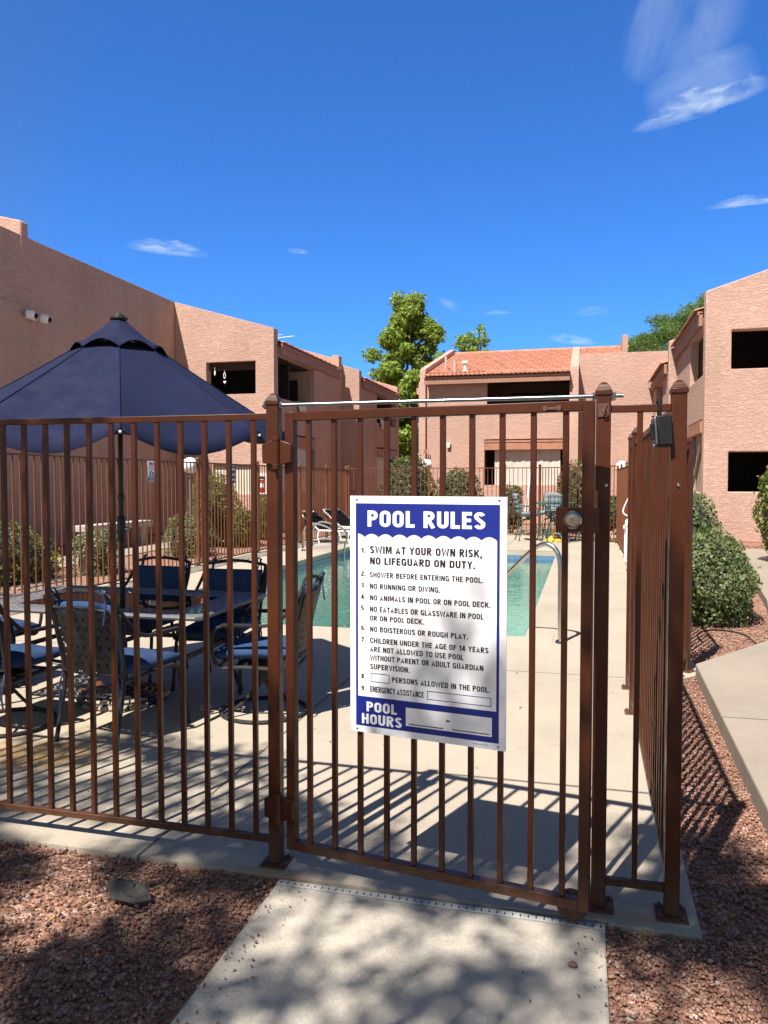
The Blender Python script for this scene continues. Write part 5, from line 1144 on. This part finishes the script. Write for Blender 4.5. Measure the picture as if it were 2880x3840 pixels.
# ------------------------------------------------------------------ bar set at the far end
bt = thing('bar_table', 'tall green round bar table among the stools at the far fence', 'table', (-.72, 20.45, 0))
m = MB(); m.lathe([(.52, .975), (.545, .985), (.545, 1.005), (.53, 1.012)], (0, 0, 0), 36); m.build('table_top', 'green', bt)
for k in range(4): m = MB(); a = R(35 + 90 * k); m.tube(smoothpath([(.30 * math.cos(a), .30 * math.sin(a), .975), (.12 * math.cos(a), .12 * math.sin(a), .55), (.40 * math.cos(a), .40 * math.sin(a), 0)]), .016, 7); m.build('leg', 'green', bt)
yb = thing('parasol_base', 'yellow parasol base weight standing under the tall bar table', 'umbrella base', (-.75, 20.35, 0))
m = MB(); m.lathe([(.27, 0), (.27, .03), (.20, .07), (.08, .11), (.035, .14), (.03, .32)], (0, 0, 0), 24); m.build('weight', 'yellow', yb)
def stool(label, loc, rz, cushion):
    t = thing('bar_stool', label, 'bar stool', loc, rz, 'tall swivel bar stools at the far fence')
    for k in range(4):
        a = R(45 + 90 * k); c, s = math.cos(a), math.sin(a); m = MB(); m.tube(smoothpath([(.10 * c, .10 * s, .56), (.22 * c, .22 * s, .50), (.29 * c, .29 * s, .32), (.40 * c, .40 * s, 0)]), .015, 7); m.build('leg', 'green', t)
    m = MB(); m.tube([(.315 * math.cos(2 * math.pi * k / 24), .315 * math.sin(2 * math.pi * k / 24), .24) for k in range(24)], .011, 6, True); m.lathe([(.05, .54), (.06, .57), (.04, .62), (.12, .63), (.12, .645)], (0, 0, 0), 14); m.build('foot_ring', 'green', t)
    for s in (-1, 1): m = MB(); m.tube(smoothpath([(s * .24, .24, .66), (s * .245, -.20, .66), (s * .25, -.25, .78), (s * .25, -.33, 1.19)]), .014, 7); m.tube(smoothpath([(s * .25, -.27, .90), (s * .285, -.05, .90), (s * .285, .16, .88), (s * .255, .22, .70), (s * .24, .22, .66)]), .013, 7); m.build('side_frame', 'green', t)
    m = MB()
    for k in range(5): x = -.20 + .10 * k; m.tube([(x, -.19, .665), (x, .23, .665)], .02, 6, flat=.2); m.tube([(x, -.25, .76), (x, -.325, 1.18)], .026, 6, flat=.25)
    for k in range(7): z = .78 + .066 * k; m.tube([(-.25, -.253 - .012 * k, z), (.25, -.253 - .012 * k, z)], .022, 6, flat=.25)
    for k in range(4): y = -.14 + .11 * k; m.tube([(-.24, y, .668), (.24, y, .668)], .02, 6, flat=.2)
    m.tube([(-.25, -.33, 1.19), (.25, -.33, 1.19)], .014, 7); m.build('strap_weave', 'green', t)
    if cushion:
        m = MB(); m.cbox((0, .01, .72), (.46, .46, .09)); m.build('seat_cushion', 'greycush', t, bevel=.035, seg=3)
        m = MB(); vs = []
        for j in range(4): m.cbox((0, -.235 - .03 * j, .80 + .115 * j), (.46, .09, .125))
        m.cbox((0, -.33, 1.19), (.36, .10, .10)); m.build('back_cushion', 'greycush', t, bevel=.035, seg=3)
    return t
stool('bar stool with grey cushion on the left of the bar table, seen from its side', (-1.40, 20.45, 0), R(-75), True)
stool('bar stool with grey cushion on the far side of the bar table', (-.86, 21.25, 0), R(170), True)
stool('bare green strap-woven bar stool, its back toward the camera', (-.64, 20.12, 0), R(8), False)
stool('bar stool with grey cushion on the right, half hidden by the latch post', (.10, 20.6, 0), R(95), True)

# ------------------------------------------------------------------ pool rails, loungers, life ring
hr = thing('pool_handrail', 'brushed steel pool handrail arching over the near right pool corner', 'handrail', (-.20, 7.566, 0))
m = MB(); m.tube(smoothpath([(0, 0, 0), (-.005, .02, .45), (-.01, .03, .76), (-.05, .06, .89), (-.14, .10, .945), (-.24, .16, .91), (-.34, .22, .82), (-.62, .42, .52), (-.95, .65, .18), (-1.15, .78, -.05), (-1.22, .83, -.4)], 8), .024, 12); m.build('rail', 'steel', hr)
m = MB(); m.lathe([(.052, 0), (.05, .012), (.03, .026), (.025, .028)], (0, 0, .006), 20); m.build('escutcheon', 'chrome', hr)
for k, (yy, lb) in enumerate(((16.2, 'nearer curved steel grab rail of the pool ladder at the left edge'), (16.85, 'farther curved steel grab rail of the pool ladder at the left edge'))):
    lr = thing('ladder_rail', lb, 'pool rail', (-5.75, yy, 0), 0, 'pool ladder grab rails')
    m = MB(); m.tube(smoothpath([(-.30, -.02, 0), (-.32, 0, .30), (-.26, 0, .53), (-.10, 0, .62), (.22, 0, .56), (.46, 0, .42), (.52, 0, .26), (.46, 0, .06), (.44, 0, -.3)], 6), .023, 10); m.tube(smoothpath([(-.30, -.02, .05), (.0, 0, .07), (.40, 0, .10)]), .016, 8); m.build('rail', 'steel', lr)
    m = MB(); m.lathe([(.05, 0), (.048, .012), (.028, .03)], (-.30, -.02, .006), 16); m.build('escutcheon', 'chrome', lr)
def lounger(label, loc, rz):
    t = thing('pool_lounger', label, 'lounger', loc, rz, 'white framed strap loungers by the left fence')
    for s in (-1, 1): m = MB(); m.tube([(s * .31, -.9, .33), (s * .31, .28, .33), (s * .31, .92, .78)], .015, 8); m.build('side_rail', 'white', t)
    for yy in (-.62, .28):
        for s in (-1, 1): m = MB(); m.tube([(s * .31, yy, .33), (s * .33, yy + .04, .16), (s * .31, yy, 0)], .017, 8); m.build('leg', 'white', t)
    m = MB(); m.tube([(-.31, .92, .78), (.31, .92, .78)], .018, 8); m.tube([(-.31, -.9, .33), (.31, -.9, .33)], .018, 8); m.build('end_rail', 'white', t)
    m = MB()
    for k in range(17): y = -.85 + .068 * k; m.tube([(-.325, y, .335), (0, y, .325), (.325, y, .335)], .026, 6, flat=.3)
    for k in range(10): q = .06 + .09 * k; m.tube([(-.325, .28 + .64 * q, .335 + .45 * q), (.325, .28 + .64 * q, .335 + .45 * q)], .034, 6)
    m.build('strap', 'black', t); m = MB()
    for k in range(17): y = -.85 + .068 * k; m.cbox((-.333, y, .33), (.012, .045, .044)); m.cbox((.333, y, .33), (.012, .045, .044))
    for k in range(10): q = .06 + .09 * k; m.cbox((-.333, .28 + .64 * q, .335 + .45 * q), (.012, .05, .05)); m.cbox((.333, .28 + .64 * q, .335 + .45 * q), (.012, .05, .05))
    m.build('strap_clip', 'white', t); return t
l1 = lounger('nearer white strap lounger with raised back by the pool ladder', (-6.05, 18.5, 0), R(75))
dup(l1, (-5.95, 20.0, 0), R(68), 'farther white strap lounger with raised back, half hidden by the sign')
ring = thing('life_ring', 'white life ring hung on the right-hand fence, seen edge on', 'life ring', (.765, 13.9, .50))
m = MB(); m.tube([(0, .30 * math.cos(2 * math.pi * k / 40), .36 * math.sin(2 * math.pi * k / 40)) for k in range(40)], .062, 14, True, flat=1); m.build('ring', 'white', ring)
m = MB()
for k in range(4): a = R(45 + 90 * k); m.tube([(.07 * math.cos(2 * math.pi * q / 14) , (.30 + .07 * math.sin(2 * math.pi * q / 14)) * math.cos(a), (.36 + .07 * math.sin(2 * math.pi * q / 14)) * math.sin(a)) for q in range(14)], .014, 6, True, flat=.4)
m.build('band', 'offwhite', ring)
m = MB(); m.tube(smoothpath([(.04, 0, .92), (-.02, .05, .75), (-.09, .02, .58), (-.085, -.05, .50), (.0, -.12, .46), (.04, -.1, .5)]), .010, 6); m.build('rope', 'white', ring)
# fallen leaves on the water
rng = np.random.default_rng(3); n = 260
px = rng.uniform(PX0 + .1, PX1 - .1, n); py = PY0 + .2 + (PY1 - PY0 - .4) * rng.random(n) ** 1.1
v, f = leaf_quads(np.stack([px, py, np.full(n, -.181)], 1), np.tile([0, 0, 40.], (n, 1)), .055, rng, .6); v[:, 2] = -.181
fl = raw_mesh('floating_leaves', v, f, 'dead'); tag(fl, 'brown fallen leaves scattered on the pool water', None, None, 'stuff')
n = 70; px = rng.uniform(-4, .3, n); py = rng.uniform(2.9, 7.4, n)
v, f = leaf_quads(np.stack([px, py, np.full(n, .006)], 1), np.tile([0, 0, 6.], (n, 1)), .035, rng, .4); v[:, 2] = np.maximum(v[:, 2], .003)
fl = raw_mesh('leaf_litter', v, f, 'dead'); tag(fl, 'small dry leaves lying on the pool deck', None, None, 'stuff')
n = 420; px = np.concatenate([rng.uniform(-2.6, -1.15, 260), rng.uniform(.1, .8, 160)]); py = np.concatenate([rng.uniform(1.5, 2.78, 260), rng.uniform(1.9, 3.6, 160)])
v, f = leaf_quads(np.stack([px, py, np.full(n, -.016)], 1), np.tile([0, 0, 2.], (n, 1)), .028, rng, .35)
fl = raw_mesh('dry_leaves', v, f, 'dead'); tag(fl, 'curled dry leaves among the red gravel', None, None, 'stuff')
m = MB(); m.tube(smoothpath([(1.18, 8.02, -.04), (1.12, 8.22, .02), (1.30, 8.36, .05), (1.55, 8.24, .04), (1.66, 8.0, -.045)]), .008, 6); o = m.build('irrigation_tube', 'black', None, org=(1.3, 8.2, -.04)); tag(o, 'thin black irrigation tube looping over the gravel by the hedge', 'tube')

# ------------------------------------------------------------------ planting
def shrub(label, c, r, mat, seed, n=3200, leaf=.055, z0=-.05, group=None, box=0.0, cat='shrub', name='shrub', flowers=None):
    """clipped shrub: twiggy core, leaf shell; c = centre of crown"""
    t = thing(name, label, cat, (c[0], c[1], z0), 0, group); rng = np.random.default_rng(seed)
    zc = c[2] - z0; d = rng.normal(size=(n, 3)); d /= np.linalg.norm(d, axis=1, keepdims=True)
    if box: d = np.sign(d) * np.abs(d) ** (1 - box); d /= np.max(np.abs(d), axis=1, keepdims=True) ** box * np.linalg.norm(d, axis=1, keepdims=True) ** (1 - box)
    lump = 1 + .06 * np.sin(d[:, :1] * 6 + seed) * np.cos(d[:, 1:2] * 5) + .05 * np.sin(d[:, 2:] * 9 + seed) + .04 * np.sin(d[:, :1] * 17) * np.sin(d[:, 2:] * 15 + seed)
    rad = (.82 + .20 * rng.random((n, 1)) ** .7) * lump
    rad = rad * np.where(rng.random((n, 1)) < .05, 1 + .16 * rng.random((n, 1)), 1)
    p = d * rad * np.array(r) + np.array([0, 0, zc]); keep = p[:, 2] > .03; p, d = p[keep], d[keep]
    v, f = leaf_quads(p, d * .9 + np.array([0, 0, .35]), leaf, rng, .6); raw_mesh('foliage', v, f, mat, t)
    m = MB(); m.sphere((0, 0, zc), 1, 16, sq=(r[0] * .80, r[1] * .80, r[2] * .80))
    for k in range(5): a = k * 1.26; m.tube([(.04 * math.cos(a), .04 * math.sin(a), 0), (r[0] * .4 * math.cos(a), r[1] * .4 * math.sin(a), zc)], .015, 5)
    m.v = [(x, y, max(z, .0)) for x, y, z in m.v]; m.build('stem', 'core', t, weld=False)
    if flowers:
        mt, k = flowers; rr = np.random.default_rng(seed + 1); q = rr.normal(size=(k, 3)); q[:, 2] = np.abs(q[:, 2]); q /= np.linalg.norm(q, axis=1, keepdims=True)
        pp = q * np.array(r) * 1.03 + np.array([0, 0, zc]); vs = []
        v, f = leaf_quads(np.repeat(pp, 3, 0), np.repeat(q, 3, 0), .05, rr, 1.0); raw_mesh('flowers', v, f, mt, t)
    return t
shrub('round dark green shrub in front of the house number wall at the far fence', (-5.36, 23.75, 1.27), (.86, .8, 1.08), 'lf_dark', 1, 3600, .085)
shrub('round clipped dark green shrub left of the canvas shade', (-3.76, 23.75, 1.03), (.72, .7, .95), 'lf_dark', 2, 3200, .08)
shrub('small boxy clipped shrub below the canvas shade', (-2.10, 23.7, .78), (.33, .33, .72), 'lf_dark', 3, 1600, .07, box=.4)
shrub('large rounded dark shrub behind the bar table', (-.02, 23.7, 1.22), (.80, .7, .98), 'lf_dark', 4, 3600, .085)
shrub('low dark shrub at the far right corner above the piled boulders', (.95, 22.9, .58), (.42, .4, .56), 'lf_dark', 5, 2000, .08)
shrub('round sage shrub clipped as a barrel behind the umbrella, left fence', (-8.0, 14.6, .26), (.46, .58, .60), 'lf_sage', 6, 5000, .042, box=.35)
shrub('tall yellow-green shrub in front of the cream slat shade', (-8.7, 17.1, .85), (.60, .74, .90), 'lf_yellow', 7, 4200, .062)
shrub('glossy green shrub between the sage barrel shrub and the fire extinguisher', (-8.0, 17.1, .38), (.38, .52, .54), 'lf_yellow', 8, 3200, .06)
shrub('shrub below the fire extinguisher cabinet', (-8.3, 19.3, .55), (.36, .5, .60), 'lf_yellow', 9, 2200, .07)
shrub('grey-green clipped shrub left of the umbrella pole', (-8.0, 11.45, .20), (.36, .44, .58), 'lf_sage', 10, 4000, .042, box=.3)
shrub('dark shrub speckled with yellow flowers at the far left', (-8.9, 9.9, .35), (.9, 1.2, .62), 'lf_dark', 11, 4200, .06, flowers=('flower', 16))
shrub('low green plant with yellow flowers beside the left walk', (-9.3, 11.3, .12), (.5, .6, .35), 'lf_yellow', 12, 1800, .05, flowers=('flower', 22))
shrub('big spreading green hedge shrub on the gravel right of the fence', (1.36, 9.5, .39), (.53, .82, .60), 'lf_green', 13, 9500, .042, name='hedge_shrub')
shrub('rounded light green hedge shrub behind the big one', (1.43, 11.8, .80), (.46, .62, .64), 'lf_green', 14, 4200, .045, name='hedge_shrub')
shrub('glossy green bush with pink flowers at the right edge before the lower window', (3.58, 15.2, 1.05), (.55, .6, .95), 'lf_yellow', 15, 3600, .07, flowers=('pink', 22))
shrub('small desert plant against the left shaded wall', (-11.3, 13.2, .2), (.5, .8, .4), 'lf_dark', 16, 1200, .07)
bl = [(.92, 20.65, .17), (.72, 20.9, .15), (1.1, 21.2, .2), (.9, 21.35, .16), (.55, 21.3, .15), (.98, 20.95, .14), (1.2, 20.7, .15), (.75, 21.6, .17), (.35, 21.55, .14), (1.05, 21.7, .17), (.2, 21.9, .14), (-.6, 22.5, .12), (-1.0, 22.6, .14), (-1.55, 22.7, .12), (-1.85, 22.75, .13), (.6, 22.0, .15)]
for i, (x, y, r_) in enumerate(bl):
    stone('boulder', 'rough tan boulder in the heap behind the far right corner of the fence' if y < 22.3 and i not in (12,) else 'small boulder along the foot of the far fence behind the bar stools', 'boulder', (x, y, r_ * .5 + (.14 if i in (3, 5, 10) else 0)), (r_, r_ * .85, r_ * .75), 'boulder', 70 + i, i * .9, 'boulders behind the far fence corner' if y < 22.3 else 'small boulders along the far fence', 2)

def tree(name, label, base, height, clumps, leaf, mat, seed, tr=.2, limbs=10, shell=.25, slim=.6, lean=(0, 0)):
    t = thing(name, label, 'tree', base); rn = random.Random(seed); m = MB()
    top = (lean[0], lean[1], height * .82)
    spine = [(lean[0] * q + .12 * math.sin(q * 7), lean[1] * q + .1 * math.cos(q * 5), height * .82 * q) for q in [k / 8 for k in range(9)]]
    m.tube(spine, [tr * (1 - .85 * k / 8) for k in range(9)], 9)
    for (c, r, n) in clumps[::max(1, len(clumps) // limbs)]:
        k = min(7, max(1, int(8 * max(.12, (c[2] - .6 * abs(c[0]) - .5) / (height * .82))))); s = spine[k]
        mid = [(s[i] + c[i]) / 2 + rn.uniform(-.15, .15) for i in range(3)]; m.tube(smoothpath([s, mid, c], 4), [tr * .35 * (1 - .8 * q / 8) for q in range(9)], 6)
    m.build('trunk', 'bark', t, weld=False)
    foliage('crown', clumps, leaf, mat, seed, t, slim=slim, shell=shell); return t
def crown(seed, n, zr, prof, rr, dens):
    rn = random.Random(seed); out = []
    for i in range(n):
        z = zr[0] + (zr[1] - zr[0]) * (i + .5) / n; q = (z - zr[0]) / (zr[1] - zr[0]); R_ = prof(q); a = rn.uniform(0, 6.28); d_ = R_ * math.sqrt(rn.uniform(.12, 1)); r = rn.uniform(*rr)
        out.append(((d_ * math.cos(a), d_ * math.sin(a) * .9, z), (r, r, r * rn.uniform(.65, .9)), int(dens * r * r)))
    return out
cl = crown(21, 58, (2.2, 10.9), lambda q: 1.36 * (1.05 - .55 * abs(q - .55) * 1.6) * (1.0 if q < .85 else (1.05 - q) / .2), (.42, .78), 2300)
cl += [((-2.0, 0, 8.3), (.6, .6, .45), 320), ((-1.7, .2, 7.3), (.6, .6, .4), 300), ((1.5, 0, 9.2), (.5, .5, .6), 300), ((1.7, .1, 8.0), (.4, .5, .4), 200), ((-.6, 0, 11.1), (.45, .45, .5), 260), ((.45, 0, 11.0), (.5, .5, .55), 260), ((-1.75, 0, 6.2), (.6, .5, .4), 260), ((-1.9, 0, 3.6), (.7, .6, .6), 300), ((1.0, 0, 5.2), (.8, .7, .8), 500)]
tree('ash_tree', 'tall bright green tree rising between the left and centre blocks', (-9.0, 40, -.05), 11.4, cl, .19, 'lf_tree', 22, .24)
cl = crown(31, 16, (7.2, 9.6), lambda q: 1.05 * (1.1 - q * .8), (.3, .5), 800) + [((.9, 0, 9.3), (.35, .35, .45), 150), ((-.9, 0, 8.4), (.45, .4, .35), 160), ((1.0, 0, 8.6), (.35, .4, .3), 120), ((.75, 0, 9.9), (.25, .25, .3), 80)]
tree('ash_tree', 'smaller green tree top showing over the orange tile roof ridge', (-6.25, 42.5, -.05), 10.2, cl, .17, 'lf_tree', 33, .16)
cl = crown(51, 8, (5.0, 7.0), lambda q: 1.4, (.4, .6), 500)
tree('ash_tree', 'low green tree top peeking over the far end of the left block', (-11.0, 40.5, -.05), 7.3, cl, .18, 'lf_tree', 53, .14)
rn = random.Random(41); cl = []
for i in range(105):
    a = rn.uniform(0, 6.28); q = rn.random(); R_ = 4.3 * math.sqrt(q); z = 10.45 - 2.9 * (R_ / 4.3) ** 2 - rn.uniform(0, 2.2); cl.append(((R_ * math.cos(a), R_ * math.sin(a) * .8, z), (rn.uniform(.5, .9), rn.uniform(.5, .8), rn.uniform(.3, .5)), 620))
tree('mesquite_tree', 'feathery green mesquite tree behind the right-hand roof', (5.6, 40, -.05), 10.2, cl, .15, 'lf_mesq', 42, .25, slim=.28)

# shade tree standing behind the photographer: its crown throws the dappled shade on the gate and gravel
rn = random.Random(61); cl = []
for i in range(330):
    gx, gy = rn.uniform(-4.6, 2.1), rn.uniform(-.8, 4.2); z = rn.uniform(6.0, 9.6)
    if gy > 3.5 and rn.random() < .7: continue
    if gy > 3.35 and gx < -1.1 and rn.random() < .45: continue
    if -1.15 < gx < .35 and rn.random() < (.985 if gy > 3.22 else .3 if gy > 2.95 else 0): continue
    if gx > .9 and rn.random() < .6: continue
    path = gy < 2.75 and -1.2 < gx < .2
    if path and rn.random() < .58: continue
    r = rn.uniform(.16, .38); cl.append(((gx - .23 * z + 1.6, gy - .603 * z + 4.4, z), (r * 1.35, r, r * .6), int((430 if path else 1000) * r)))
tree('shade_tree', 'leafy shade tree standing on the gravel behind the gate walkway', (-1.6, -4.4, -.05), 8.6, cl, .085, 'lf_tree', 62, .18, limbs=30, slim=.6)
